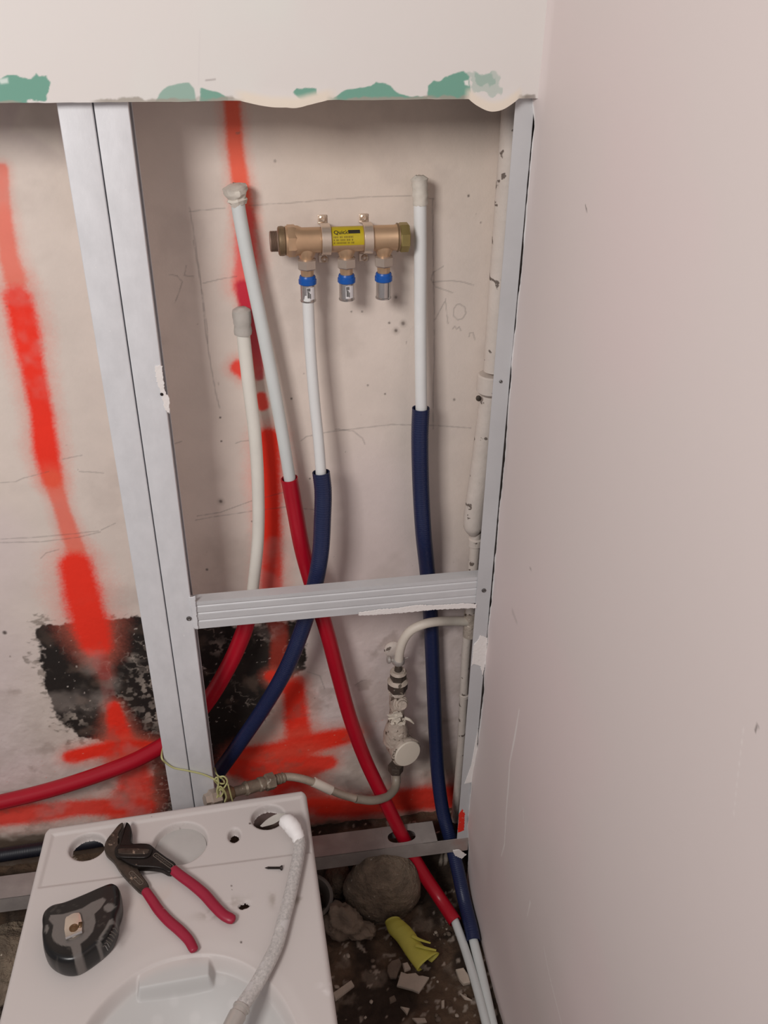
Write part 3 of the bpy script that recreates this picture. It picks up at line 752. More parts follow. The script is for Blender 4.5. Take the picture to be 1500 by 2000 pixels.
# ---- old painted riser in the corner
e = empty('riser_pipe', ony(901, 1640, .10), 'old cream painted riser pipe with flaking paint behind the corner profile', 'pipe')
def lx(px, py, y=.10): return ony(px, py, y)
z_ = lambda py: ony(930, py, .10)[2]
xl = lx(977, 260)[0]
MB().sweep([(xl+.0165, .100, 1.42), (xl+.0165, .100, z_(500)), (lx(946, 700)[0]+.0165, .100, z_(725))], .0165, 24, step=.01).build('pipe', M['oldpaint'], e)
x2 = lx(935, 800)[0]+.0165; x3 = lx(906, 1020)[0]+.0165
MB().sweep([(x2, .10, z_(772)), ((x2+x3)/2, .10, z_(900)), (x3, .10, z_(1000)), (x3, .10, z_(1028)), (x3+.002, .10, z_(1043))], [.0160, .0160, .0168, .0162, .0085], 24, step=.006).build('pipe', M['oldpaint'], e)
MB().lathe((lx(934, 750)[0]+.0195, .102, z_(733)), (0, 0, -1), [(0, .018), (.002, .0205), (.026, .0205), (.029, .0175)], 24).build('collar', M['oldpaint'], e)
p = ony(934, 777, .09); MB().lathe(p, (0, -1, 0), [(0, .004), (.004, .004), (.005, .002)], 10).build('collar_screw', M['valve_dark'], e)
xt = lx(928, 1060)[0]; xt2 = lx(910, 1215)[0]; xt3 = lx(912, 1254)[0]; xt4 = lx(901, 1452)[0]
MB().sweep([(xt, .10, z_(1040)), (xt, .10, z_(1100)), (xt, .10, z_(1160)), (xt+.002, .10, z_(1215)), (xt+.002, .10, z_(1232))], .0088, 18, step=.008).build('pipe', M['oldpaint'], e)
MB().lathe((xt, .10, z_(1050)), (0, 0, -1), [(0, .0085), (.002, .0112), (.014, .0112), (.016, .0088)], 18).build('collar', M['oldpaint'], e)
MB().sweep([(xt+.002, .10, z_(1195)), (xt+.002, .10, z_(1240))], [.0118, .0112], 18).build('tee', M['valve'], e)
MB().sweep([(xt3, .10, z_(1230)), (xt3, .10, z_(1300)), (xt4, .10, z_(1452)), (xt4-.001, .10, z_(1560)), (xt4-.001, .10, .02), (xt4-.001, .10, -.06)], .0078, 16, step=.01).build('pipe', M['oldpaint'], e)
MB().lathe((lx(907, 1355)[0], .10, z_(1352)), (0, 0, -1), [(0, .008), (.001, .0094), (.007, .0094), (.008, .008)], 16).build('collar', M['oldpaint'], e)

# ---- stopcock and meter assembly
e = empty('stop_valve', ony(776, 1400, .098), 'old paint-crusted stop valve with round white cap hanging on the branch pipe', 'valve')
br = pth([(914, 1214, 'y', .098), (885, 1213, 'y', .092), (855, 1214, 'y', .080), (828, 1219, 'y', .075), (803, 1231, 'y', .076), (788, 1250, 'y', .078), (781, 1272, 'y', .08), (779, 1290, 'y', .082)])
MB().sweep(br, .0078, 18, step=.004).build('branch_pipe', M['oldpaint_w'], e)
Y0 = .085
def V(px, py): return ony(px, py, Y0)
ax = V(778, 1290); pitch = lambda py: ax[2]-ony(778, py, Y0)[2]
mb = MB(); mb.lathe(ax, (0, 0, -1), [(-.006, .0095), (-.004, .0110), (.004, .0110), (.006, .0095)], 20)
mb.sweep([V(779, 1292), V(761, 1288)], [.004, .004], 10); mb.lathe(V(764, 1288), (-1, 0, 0), [(0, .004), (.002, .0068), (.006, .0068), (.008, .004)], 12)
mb.sweep([V(785, 1288), V(797, 1284)], [.0016, .001], 8); mb.build('hose_clamp', M['ferrule'], e)
MB().lathe(V(778, 1296), (0, 0, -1), [(0, .0062), (.008, .0060), (.012, .0068), (.020, .0068)], 14).build('stem', M['valve_dark'], e)
def down(name, px, pa, pb, prof, m, n=20, spin=0, y=Y0, parent=None):
    a = ony(px, pa, y); b = ony(px, pb, y); L = a[2]-b[2]
    a = np.array([a[0], y, a[2]])
    return MB().lathe(a, (0, 0, -1), [(t*L, r) for t, r in prof], n, spin=spin).build(name, m, parent or e)
down('nut', 778, 1311, 1328, [(0, .009), (.12, .0142), (.88, .0142), (1, .011)], M['valve_dark'], 6, .3)
down('nut', 777, 1327, 1349, [(0, .011), (.1, .0178), (.85, .0172), (1, .012)], M['valve_dark'], 6, .1)
down('nut_washer', 778, 1309, 1313, [(0, .012), (1, .0148)], M['valve'], 18)
down('nut_washer', 777, 1325, 1330, [(0, .014), (1, .0186)], M['valve'], 18)
down('body', 776, 1346, 1445, [(0, .0125), (.05, .0158), (.10, .0135), (.28, .0140), (.36, .0125), (.45, .0135), (.55, .0130), (.62, .0160), (.70, .0190), (.85, .0230), (1, .0240)], M['valve'], 22)
MB().lathe(ony(781, 1372, Y0-.010), (.1, -.8, .35), [(0, .0125), (.005, .0135), (.006, .0110), (.010, .0110), (.011, .008), (.016, .008)], 18).build('side_port', M['valve'], e)
# flakes / old thread tape
mb = MB(); rnd = random.Random(12)
for k in range(26):
    c = np.array(ony(778+rnd.uniform(-14, 12), 1402+rnd.uniform(-11, 14), Y0-.015)); rr = rnd.uniform(.003, .007)
    vs = [c+rr*np.array([math.cos(q)*rnd.uniform(.5, 1.2), rnd.uniform(-.35, .35), math.sin(q)*rnd.uniform(.3, .9)]) for q in np.linspace(0, 2*PI, 6, endpoint=False)]
    top = [v+np.array([0, -.0012, 0]) for v in vs]
    mb.add(vs+top, [tuple(range(6)), tuple(range(11, 5, -1))]+[(j, (j+1) % 6, 6+(j+1) % 6, 6+j) for j in range(6)])
mb.sweep([ony(770, 1402, Y0-.013), ony(758, 1404, Y0-.014)], [.0026, .0016], 8); mb.sweep([ony(790, 1402, Y0-.013), ony(800, 1406, Y0-.016), ony(808, 1413, Y0-.016)], [.003, .0026, .0012], 8)
mb.build('thread_tape', M['valve_cap'], e)
# meter body + cap
cdir = np.array([.28, -.86, .10]); cdir /= np.linalg.norm(cdir)
c0 = ony(783, 1452, Y0+.01); c1 = ony(796, 1472, Y0-.028)
MB().lathe(c1-cdir*.045, cdir, [(0, .018), (.008, .0245), (.034, .0262), (.036, .0288), (.041, .0290), (.043, .0262), (.044, .0255)], 36).build('meter_body', M['valve'], e)
MB().lathe(c1-cdir*.0012, cdir, [(0, .0258), (.0018, .0258), (.003, .0245), (.0034, .018), (.0035, 0.0005)], 36).build('cap', M['valve_cap'], e)
down('outlet', 773, 1494, 1507, [(0, .0135), (.1, .0145), (.9, .0140), (1, .010)], M['valve_dark'], 6, .2)
# wall disc behind the branch pipe
o = MB().lathe(ony(768, 1267, YB-.001), (0, -1, 0), [(0, .0165), (.003, .0165), (.004, .0145), (.005, .0148), (.0075, .012), (.0085, .004)], 28).build('wall_plug', M['oldpaint'], None)
tag(o, 'small round painted cover disc on the wall behind the bent branch pipe', 'cover disc')

# ---- flexible hose from the valve to the left
e = empty('flexible_hose', ony(772, 1515, Y0), 'dirty cream flexible hose looping left from the old valve to the corroded fitting', 'hose')
hp = pth([(773, 1500, 'y', Y0), (774, 1520, 'y', .078), (771, 1540, 'y', .062), (755, 1556, 'y', .040), (728, 1563, 'y', .022), (695, 1560, 'y', .016), (660, 1549, 'y', .022), (625, 1533, 'y', .030), (590, 1521, 'y', .032), (560, 1517, 'y', .034), (536, 1521, 'y', .028)])
MB().sweep(hp[:6], .0078, 16, step=.004).build('hose', M['hose_grey'], e)
MB().sweep(hp[5:], .0070, 16, step=.004).build('hose', M['hose_braid'], e)
s_ = pth([(648, 1544, 'y', .0255), (625, 1533, 'y', .030), (612, 1527, 'y', .0315)]); MB().sweep(s_, .0086, 16, step=.004).build('label_band', M['oldpaint_w'], e)
mb = MB()
for k, py in enumerate((1513, 1519, 1525)):
    mb.lathe(ony(773.5, py, Y0), (0, 0, -1), [(0, .0082), (.0015, .0093), (.003, .0093), (.0042, .0082)], 16)
mb.build('crimp', M['ferrule'], e)
fa = ony(556, 1518, .033); fb = ony(402, 1563, -.022); fd = fb-fa; FL = np.linalg.norm(fd); fd /= FL
mb = MB(); mb.lathe(fa, fd, [(0, .0075), (.002, .0092), (.005, .0092), (.006, .0082), (.008, .0094), (.011, .0094), (.012, .0082), (.014, .0094), (.017, .0092), (.019, .008)], 16); mb.build('crimp', M['fitting'], e)
e2 = empty('pipe_fitting', fa+fd*.09, 'corroded brass coupling with nuts in front of the stud foot, bound with wire', 'pipe fitting')
MB().lathe(fa+fd*.020, fd, [(0, .010), (.002, .0150), (.016, .0150), (.019, .012)], 6).build('nut', M['fitting'], e2)
MB().lathe(fa+fd*.039, fd, [(0, .011), (.004, .0125), (.010, .0125), (.012, .0105), (.030, .0112), (.034, .0125), (.038, .0105)], 20).build('coupler', M['fitting'], e2)
MB().lathe(fa+fd*.077, fd, [(0, .0085), (.022, .0085)], 18).build('neck', M['fitting'], e2)
MB().lathe(fa+fd*.097, fd, [(0, .010), (.003, .0122), (.016, .0122), (.018, .009)], 18).build('collar', M['brass_dark'], e2)
MB().lathe(fa+fd*(FL-.026), fd, [(0, .010), (.002, .0150), (.018, .0150), (.021, .011), (.028, .010)], 6, spin=.3).build('nut', M['nickel'], e2)
# tie wire
wv = -.0035
mb = MB()
mb.sweep(pth([(326, 1440, 'y', .05), (318, 1462, 'y', .02), (316, 1480, 'y', wv), (324, 1490, 'y', wv), (340, 1500, 'y', wv), (365, 1505, 'y', wv), (395, 1512, 'y', wv), (418, 1522, 'y', wv-.004), (425, 1530, 'y', -.018), (428, 1545, 'y', -.032), (424, 1558, 'y', -.036)]), .0015, 8, step=.003)
mb.sweep(pth([(419, 1500, 'y', .03), (424, 1513, 'y', .0), (436, 1523, 'y', -.02), (438, 1530, 'y', -.03), (430, 1530, 'y', -.032), (424, 1524, 'y', -.03), (428, 1518, 'y', -.028), (438, 1517, 'y', -.03), (444, 1527, 'y', -.032), (436, 1540, 'y', -.034), (426, 1543, 'y', -.034), (430, 1536, 'y', -.036), (437, 1543, 'y', -.036), (442, 1556, 'y', -.036), (439, 1566, 'y', -.036)]), .0014, 8, step=.002)
mb.sweep(pth([(443, 1525, 'y', -.03), (448, 1542, 'y', -.034), (455, 1568, 'y', -.034)]), .0012, 8, step=.003)
mb.sweep(pth([(424, 1530, 'y', -.03), (419, 1524, 'y', -.032), (424, 1518, 'y', -.033), (427, 1528, 'y', -.034), (424, 1546, 'y', -.037), (430, 1556, 'y', -.037), (436, 1546, 'y', -.037), (430, 1540, 'y', -.037)]), .0014, 8, step=.002)
o = mb.build('tie_wire', M['wire'], None); tag(o, 'pale yellow tie wire looped round the stud pair foot and knotted on the fitting', 'wire')

# ================================================================ MANIFOLD
MY = YB-.040
e = empty('manifold', ony(663, 470, YB), 'brass three-outlet water manifold with yellow label clamped to the wall', 'manifold')
a = ony(548, 471, MY); b = ony(797, 463, MY); md = b-a; ML = np.linalg.norm(md); md /= ML
def mt(px):
    p = ony(px, 471-(px-548)*.032, MY); return (p-a)@md
body = [(mt(556), .016), (mt(558), .0185), (mt(582), .0185), (mt(590), .0160), (mt(770), .0160), (mt(775), .0170), (mt(779), .0170)]
MB().lathe(a, md, body, 36).build('body', M['brass'], e)
mb = MB(); mb.box((mt(558), 0, 0), (mt(580), 1, 1))
MB().lathe(a, md, [(mt(558)+.002, .0190), (mt(560)+.001, .0202), (mt(575), .0202), (mt(579), .0185)], 8, spin=PI/8).build('hex_end', M['brass'], e)
MB().lathe(a, md, [(mt(543), .0165), (mt(545), .0182), (mt(551), .0186), (mt(556), .0178)], 30).build('seal_ring', M['brass_dark'], e)
thr = [(mt(527), .0095), (mt(527), .0122)]
t0, t1 = mt(528), mt(541)
for k in range(10): thr += [(t0+(t1-t0)*k/10, .0122), (t0+(t1-t0)*(k+.5)/10, .0132)]
thr += [(mt(541), .0125), (mt(545), .0150)]
MB().lathe(a, md, thr, 26).build('threaded_end', M['thread'], e)
MB().lathe(a, md, [(mt(778)-.0005, .015), (mt(779), .0175), (mt(782), .0188), (mt(796), .0188), (mt(798), .0170)], 8, spin=PI/8).build('end_cap', M['brass_yellow'], e)
MB().lathe(a, md, [(mt(774), .0168), (mt(775), .0182), (mt(777), .0182), (mt(778), .0165)], 24).build('seal_ring', M['brass_dark'], e)
# outlets
for k, (px, pyj, py1) in enumerate([(598, 492, 590), (676, 488, 587), (750, 485, 585)]):
    ex = ony(px, pyj, MY); ctr = a+md*mt(px); x, zt_ = ctr[0], ctr[2]
    op = MB().lathe((x, MY, zt_-.006), (0, 0, -1), [(0, .0125), (.008, .0125), (.0135, .0100), (.018, .0085), (.026, .0080)], 24).build('outlet', M['brass'], e)
    zn = ony(px, pyj+12, MY)[2]
    def sub(name, pa, pb, prof, m, n=24, spin=0):
        za, zb = ony(px, pa, MY)[2], ony(px, pb, MY)[2]; Lh = za-zb
        MBo = MB().lathe((x, MY, za), (0, 0, -1), [(t*Lh, r) for t, r in prof], n, spin=spin)
        me_o = MBo.build(name, m, None); me_o.parent = op; me_o.matrix_parent_inverse = Matrix.Identity(4); return me_o
    dy = [0, -3, -6][k]
    sub('nut', 503+dy+2, 526+dy, [(0, .0105), (.10, .0130), (.86, .0130), (1, .0105)], M['nickel'], 6, PI/6+.12)
    sub('neck', 524+dy, 542+dy, [(0, .0098), (.15, .0088), (.9, .0082), (1, .0095)], M['brass'])
    sub('locking_ring', 538+dy, 555+dy, [(0, .0098), (.15, .0108), (.35, .0108), (.45, .0118), (.9, .0118), (1, .0105)], M['plblue'], 16)
    sub('press_sleeve', 553+dy, 588+dy, [(0, .0096), (.05, .0098), (.9, .0098), (.93, .0106), (1, .0104), (1, .0082), (.5, .0080)], M['steel'], 28)
    if k < 2:
        # printed label on the sleeve
        za, zb = ony(px, 558+dy, MY)[2], ony(px, 582+dy, MY)[2]
        def cyl_patch(name, a0, a1, z0, z1, r, m):
            vs = []; n = 8
            for q in np.linspace(a0, a1, n+1):
                for zz_ in (z0, z1): vs.append((x+r*math.sin(q), MY-r*math.cos(q), zz_))
            o = MB().add(vs, [(2*j, 2*j+2, 2*j+3, 2*j+1) for j in range(n)]).build(name, m, None, auto=False)
            o.parent = op; return o
        cyl_patch('printed_label', -.25, .95, zb, za, .00990, M['sticker_white'])
        h = za-zb; mbp = MB()
        for q0, q1, u0, u1 in [(-.2, .25, .70, .95), (-.15, .15, .15, .62), (.18, .32, .1, .5), (-.2, .05, .62, .68)]:
            vs = []
            for q in np.linspace(q0, q1, 5):
                for zz_ in (zb+h*u0, zb+h*u1): vs.append((x+.01000*math.sin(q), MY-.01000*math.cos(q), zz_))
            mbp.add(vs, [(2*j, 2*j+2, 2*j+3, 2*j+1) for j in range(4)])
        o = mbp.build('printed_code', M['ink_grey'], None, auto=False); o.parent = op
# clamps
for px, pt_, pb_ in [(634, 432, 503), (717, 430, 503)]:
    ctr = a+md*mt(px+(2 if px < 700 else 1)); n = 20; vs = []; hw = .0060
    arc = [(YB-.0015, .031), (YB-.0015, .0185), (MY+.004, .0185)]
    prof2 = [(YB-.0015, .0225), (YB-.0015, .0115), (MY+.006, .0182)]+[(MY-.0182*math.sin(q), .0182*math.cos(q)) for q in np.linspace(-.1, PI+.1, 22)]+[(MY+.006, -.0182), (YB-.0015, -.0290), (YB-.0015, -.040)]
    out = profile_path(prof2, .0018)
    cl = extrude(out, -hw, hw, lambda u, v, q: (ctr[0]+q, u, ctr[2]+v), 1).build('clamp', M['chrome'], e, bevel=.0006)
    mbp = MB()
    for s in (-1, 1):
        mbp.lathe((ctr[0]+hw*s-.0012*s-.0006, MY, ctr[2]), (1, 0, 0), [(0, .0192), (.0012, .0192)], 30, caps=True)
    for s in (1, -1):
        sc = MB().lathe((ctr[0]+(0.0 if s > 0 else .0015), YB-.0026, ctr[2]+(.0175 if s > 0 else -.0352)), (0, -1, 0), [(0, .0048), (.0016, .0044), (.0024, .003), (.0012, .0016), (.0012, .0002)], 18).build('screw', M['chrome'], None)
        sc.parent = cl
# sticker
def body_patch(name, pa, pb, q0, q1, r, m, parent):
    vs = []; n = 14
    U = np.array([0, -1., 0]); Vv = np.cross(md, U); Vv = Vv if Vv[2] > 0 else -Vv
    for q in np.linspace(q0, q1, n+1):
        for t in (mt(pa), mt(pb)): vs.append(a+md*t+r*(math.cos(q)*U+math.sin(q)*Vv))
    return MB().add(vs, [(2*j, 2*j+2, 2*j+3, 2*j+1) for j in range(n)]).build(name, m, parent, auto=False)
st = body_patch('label', 646, 708, -.25, 1.5, .01612, M['sticker'], e)
def sub_patch(name, *args):
    o = body_patch(name, *args, None); o.parent = st; return o
# printed lettering on the label
def text_on_body(txt, pa, size, q, m, r=.01626, xs=1.0):
    cu = bpy.data.curves.new('t', 'FONT'); cu.body = txt; cu.size = size; cu.offset = size*.02
    to = bpy.data.objects.new('t', cu); COL.objects.link(to)
    me = bpy.data.meshes.new_from_object(to.evaluated_get(bpy.context.evaluated_depsgraph_get()))
    COL.objects.unlink(to); bpy.data.objects.remove(to)
    U = np.array([0, -1., 0]); Vv = np.cross(md, U); Vv = Vv if Vv[2] > 0 else -Vv
    bm = bmesh.new(); bm.from_mesh(me)
    for v in bm.verts:
        th = q+v.co.y/r; p = a+md*(mt(pa)+v.co.x*xs)+r*(math.cos(th)*U+math.sin(th)*Vv); v.co = Vector(p)
    bm.to_mesh(me); bm.free(); me.materials.clear()
    o = link_mesh('lettering', me, m, None, False); o.parent = st; return o
bpy.context.view_layer.update()
text_on_body('Quick', 650, .0074, .64, M['ink'], xs=1.0)
sub_patch('printed_mark', 678, 701, .66, .98, .01622, M['ink'])
mbp = MB(); rnd = random.Random(4)
U = np.array([0, -1., 0]); Vv = np.cross(md, U); Vv = Vv if Vv[2] > 0 else -Vv
for row in range(3):
    px_ = 649
    while px_ < (686 if row < 3 else 700):
        wdt = rnd.uniform(1.2, 3.4); q0 = .40-row*.22
        vs = []
        for q in (q0-.07, q0+.07):
            for t in (mt(px_), mt(min(px_+wdt, 706))): vs.append(a+md*t+.01622*(math.cos(q)*U+math.sin(q)*Vv))
        mbp.add(vs, [(0, 1, 3, 2)]); px_ += wdt+rnd.choice([.7, .7, 2.6])
o = mbp.build('small_print', M['ink_ochre'], None, auto=False); o.parent = st

# ================================================================ TOILET
def TP(p, z=TZ): q = onz(p[0], p[1], z); return (q[0], q[1])
bl = TP((88, 1615)); brr = TP((597, 1540))
yb0 = (bl[1]+brr[1])/2; tilt = (brr[1]-bl[1])/(brr[0]-bl[0])
yfr = yb0-.64
ny = 470; nx = 330
v = np.linspace(0, 1, ny)**1.15; u = np.linspace(-1, 1, nx)
Lf = TP((0, 1975)); Rf = TP((660, 2000))
def xL(y): return bl[0]+(Lf[0]-bl[0])*(y-bl[1])/(Lf[1]-bl[1])
def xR(y): return brr[0]+(Rf[0]-brr[0])*(y-brr[1])/(Rf[1]-brr[1])
yy = yb0+(yfr-yb0)*v
# half width: straight, rounded corner at the back, elliptical front
cL, cR = xL(yy), xR(yy); hw = (cR-cL)/2; cx = (cR+cL)/2
yf0 = yb0-.40; tfr = np.clip((yf0-yy)/(yf0-yfr), 0, 1); k = np.sqrt(np.clip(1-tfr**2.2, 0, 1)); k = np.maximum(k, .02)
rc = .012; db = (yb0-yy); kb = np.where(db < rc, np.sqrt(np.clip(1-((rc-db)/rc)**2, 0, 1)), 1); kb_off = rc*(1-kb)
hwk = hw*k-kb_off
# concentrate samples near nothing in particular
X = cx[:, None]+hwk[:, None]*u[None, :]
Y = yy[:, None]+tilt*(X-cx[:, None])*(1-.0*X)
ex_ = np.minimum(hwk[:, None]*(1-np.abs(u)[None, :]), np.minimum(db[:, None]+.0, (yy-yfr)[:, None]))
r_ = .008
fil = np.where(ex_ < r_, r_-np.sqrt(np.clip(r_**2-(r_-ex_)**2, 0, None)), 0)
Z = np.full(X.shape, TZ)-fil
n2 = fbm(X, Y, .02, 4, 401)
# shelf panel slightly recessed
def line_d(p0, p1):   # signed distance to a line (positive = left)
    (ax_, ay_), (bx_, by_) = p0, p1; dx, dy = bx_-ax_, by_-ay_; Ln = math.hypot(dx, dy); return ((X-ax_)*dy-(Y-ay_)*dx)/Ln
sp = [TP(p) for p in [(103, 1630), (588, 1556), (606, 1664), (76, 1733)]]
dsh = poly_sd(X, Y, sp)
Z -= .0026*ss(.003, -.003, dsh)
keep = np.ones((ny-1, nx-1), bool)
def hole(c, rx, ry, depth, wall=.003, through=False, z=TZ, ang=0.):
    global Z
    cx_, cy_ = TP(c); d = np.hypot((X-cx_)/rx, (Y-cy_)/ry); dd = (d-1)*min(rx, ry)
    Z = Z-depth*ss(.0004, -wall, dd)-.0012*ss(.003, 0, dd)
    if through:
        m_ = dd < -wall*.9; k_ = m_[:-1, :-1] & m_[1:, :-1] & m_[:-1, 1:] & m_[1:, 1:]
        keep[k_] = False
hole((170, 1651), .0260, .0235, .013, .0022, True)
hole((523, 1593), .0250, .0225, .013, .0022, True)
hole((457, 1629), .0088, .0120, .012, .0014, True)
hole((351, 1644), .0395, .0370, .016, .0022)
# bowl
arc = np.array([TP(p) for p in [(130, 2000), (200, 1920), (250, 1890), (340, 1868), (420, 1870), (480, 1885), (560, 1945), (580, 2000)]])
# least squares ellipse with fixed front
bx = (TP((118, 2010))[0]+TP((588, 2010))[0])/2; bcx, bcy, brx, bry = bx+.002, arc[:, 1].max()-.195, (TP((588, 2010))[0]-TP((118, 2010))[0])/2+.004, .195
Xr = X-bcx; Yr = Y-bcy-tilt*.4*(X-bcx)
d = ((np.abs(Xr)/brx)**2.15+(np.abs(Yr)/bry)**2.15)**(1/2.15)
dd = (1-d)*.14
bowl = .0016*ss(-.016, 0, dd)+.019*ss(-.001, .009, dd)+.10*ss(.004, .16, dd)
b0, b1 = TP((262, 1930)), TP((418, 1912)); bt = TP((340, 1868))
blk_x = ss(-.0, .006, X-b0[0])*ss(0, .008, b1[0]-X)
yfrnt = (b0[1]+b1[1])/2+.002+tilt*(X-bcx)
block = blk_x*ss(-.004, .005, Y-yfrnt)
Zb = Z-bowl
Z = Zb+(np.maximum(Zb, TZ-.0045)-Zb)*block*(d < 1.02)
# crack hole
c = TP((476, 1768)); dcr = np.hypot((X-c[0])/.008, (Y-c[1])/.0062)+.9*(fbm(X, Y, .006, 3, 409)-.5)
Z -= .004*ss(1.05, .75, dcr); kk = dcr < .9; keep[kk[:-1, :-1] & kk[1:, :-1] & kk[:-1, 1:] & kk[1:, 1:]] = False
Z -= .0006*ss(1.4, 1.1, np.hypot((X-c[0]+.012)/.018, (Y-c[1]-.003)/.006)+.5*(n2-.5))
C = np.ones(X.shape+(3,))*np.array(lin((200, 192, 188)))
C = mix(C, lin((188, 188, 186)), ss(.99, .90, d)*.8)
def smud(p, rx, ry, a, col=(150, 138, 128), s=.012):
    global C
    q = TP(p); g = np.exp(-(((X-q[0])/rx)**2+((Y-q[1])/ry)**2)); C = mix(C, lin(col), a*g*ss(.42, .62, fbm(X, Y, s, 3, int(p[0]))))
smud((415, 1785), .02, .007, .7); smud((580, 1757), .008, .007, .8); smud((532, 1757), .005, .012, .6); smud((448, 1762), .02, .008, .55); smud((350, 1750), .06, .02, .25, (196, 176, 160), .04)
smud((640, 1930), .01, .01, .5, (235, 230, 228)); smud((260, 1790), .1, .05, .12, (210, 196, 186), .05)
for p, r in [((452, 1730), 1.6), ((471, 1840), 1.9), ((381, 1613), 1.9), ((350, 1607), 1.4), ((488, 1606), 2.2), ((453, 1738), 1.0), ((296, 1575+20), .9)]:
    q = TP(p); C = mix(C, lin((80, 66, 60)), .85*ss(1.3, .7, np.hypot(X-q[0], Y-q[1])/(r*.00085)))
for p in [(300, 1965), (430, 1895), (452, 1935), (375, 1955), (395, 1975), (410, 1968), (335, 1930)]:
    q = TP(p); C = mix(C, lin((226, 222, 220)), .15*ss(1.5, .5, np.hypot((X-q[0])/.006, (Y-q[1])/.006)+.6*(n2-.5)))
e = empty('toilet', ((bl[0]+brr[0])/2, yb0-.3, FZ), 'white ceramic toilet bowl without seat standing in front of the open wall', 'toilet')
o = grid_mesh('bowl', X, Y, Z, C, M['ceramic'], keep, e)
# sides and pedestal
bd = [(X[i, 0], Y[i, 0]) for i in range(0, ny, 3)]+[(X[-1, -1], Y[-1, -1])]+[(X[i, -1], Y[i, -1]) for i in range(ny-1, -1, -3)]+[(X[0, j], Y[0, j]) for j in range(nx-1, -1, -4)]
N = len(bd); mb = MB(); rings = [(TZ-.0078, 1, 1), (TZ-.04, 1, 1), (TZ-.055, .98, .99), (TZ-.12, .86, .93), (TZ-.22, .66, .84), (FZ+.08, .58, .80), (FZ+.015, .60, .82), (FZ-.02, .60, .82)]
vs = []
ccx, ccy = bcx, yb0-.34
for z, sx_, sy_ in rings:
    for p in bd:
        y = ccy+(p[1]-ccy)*sy_
        if z < TZ-.05: y = min(y, yb0-.165)
        vs.append((ccx+(p[0]-ccx)*sx_, y, z))
fs = []
for i in range(len(rings)-1):
    for j in range(N):
        k = (j+1) % N
        if i >= 1 and i < 2 and bd[j][1] > yb0-.17 and bd[k][1] > yb0-.17: continue
        fs.append((i*N+j, i*N+k, (i+1)*N+k, (i+1)*N+j))
mb.add(vs, fs).build('pedestal', M['ceramic_u'], e, auto=False)
q = TP((351, 1644))
MB().lathe((q[0], q[1], TZ-.0225), (0, 0, 1), [(0, .037), (.0065, .0372), (.0070, .036), (.0072, .0005)], 36).build('inlet_insert', M['membrane'], e)

# ---- pliers
def PL(X_, Y_, z): q = onz(190+X_/5.172, 1580+Y_/5.172, z); return (q[0], q[1])
zp = TZ
e = empty('pliers', (*PL(300, 420, zp), zp), 'black water pump pliers with crimson handles lying open on the toilet shelf', 'pliers')
o1 = [PL(x, y, zp+.005) for x, y in [(255, 148), (215, 172), (160, 240), (98, 320), (72, 395), (92, 465), (165, 535), (235, 640), (330, 745), (455, 855), (525, 790), (455, 680), (408, 600), (385, 545), (300, 480), (225, 380), (222, 300), (225, 250), (258, 195), (266, 165)]]
prism(smooth_outline(o1, k=3), zp+.0008, zp+.0085, .002).build('lower_jaw', M['worn_steel'], e)
o2 = [PL(x, y, zp+.010) for x, y in [(300, 148), (330, 170), (352, 240), (350, 355), (440, 360), (530, 370), (600, 425), (700, 500), (795, 570), (738, 655), (640, 615), (520, 600), (380, 590), (250, 520), (180, 460), (185, 400), (225, 360), (225, 300), (235, 250), (275, 200), (290, 165)]]
prism(smooth_outline(o2, k=3), zp+.0040, zp+.0140, .002).build('upper_jaw', M['black_steel'], e)
o3 = [PL(x, y, zp+.015) for x, y in [(215, 372), (300, 364), (525, 376), (558, 430), (500, 492), (360, 498), (220, 488), (178, 440)]]
prism(smooth_outline(o3, k=4), zp+.010, zp+.0165, .0018).build('slip_joint', M['black_steel'], e)
o3 = [PL(x, y, zp+.0165) for x, y in [(240, 400), (500, 405), (520, 430), (480, 455), (240, 455), (215, 430)]]
prism(smooth_outline(o3, k=4), zp+.015, zp+.0171, .0004).build('slip_slot', M['worn_steel'], e)
def grip(pts, r, z0, z1, m, name):
    P = []
    for i, (x, y) in enumerate(pts):
        z = z0+(z1-z0)*i/(len(pts)-1); q = PL(x, y, z); P.append((q[0], q[1], z))
    return MB().sweep(P, r, 20, step=.003, flat=((0, 0, 1), .72)).build(name, m, e)
grip([(750, 600), (765, 612), (850, 680), (960, 760), (1080, 862), (1180, 975), (1270, 1065), (1340, 1105), (1378, 1118), (1395, 1124)], [.0050, .0072, .0074, .0076, .0078, .0076, .0074, .0076, .0062, .002], zp+.010, zp+.0062, M['grip'], 'grip')
grip([(478, 815), (492, 835), (555, 925), (620, 1020), (720, 1130), (830, 1225), (920, 1320), (965, 1400), (982, 1430), (988, 1442)], [.0046, .0064, .0068, .0070, .0072, .0072, .0068, .0064, .0054, .002], zp+.0062, zp+.0052, M['grip'], 'grip')
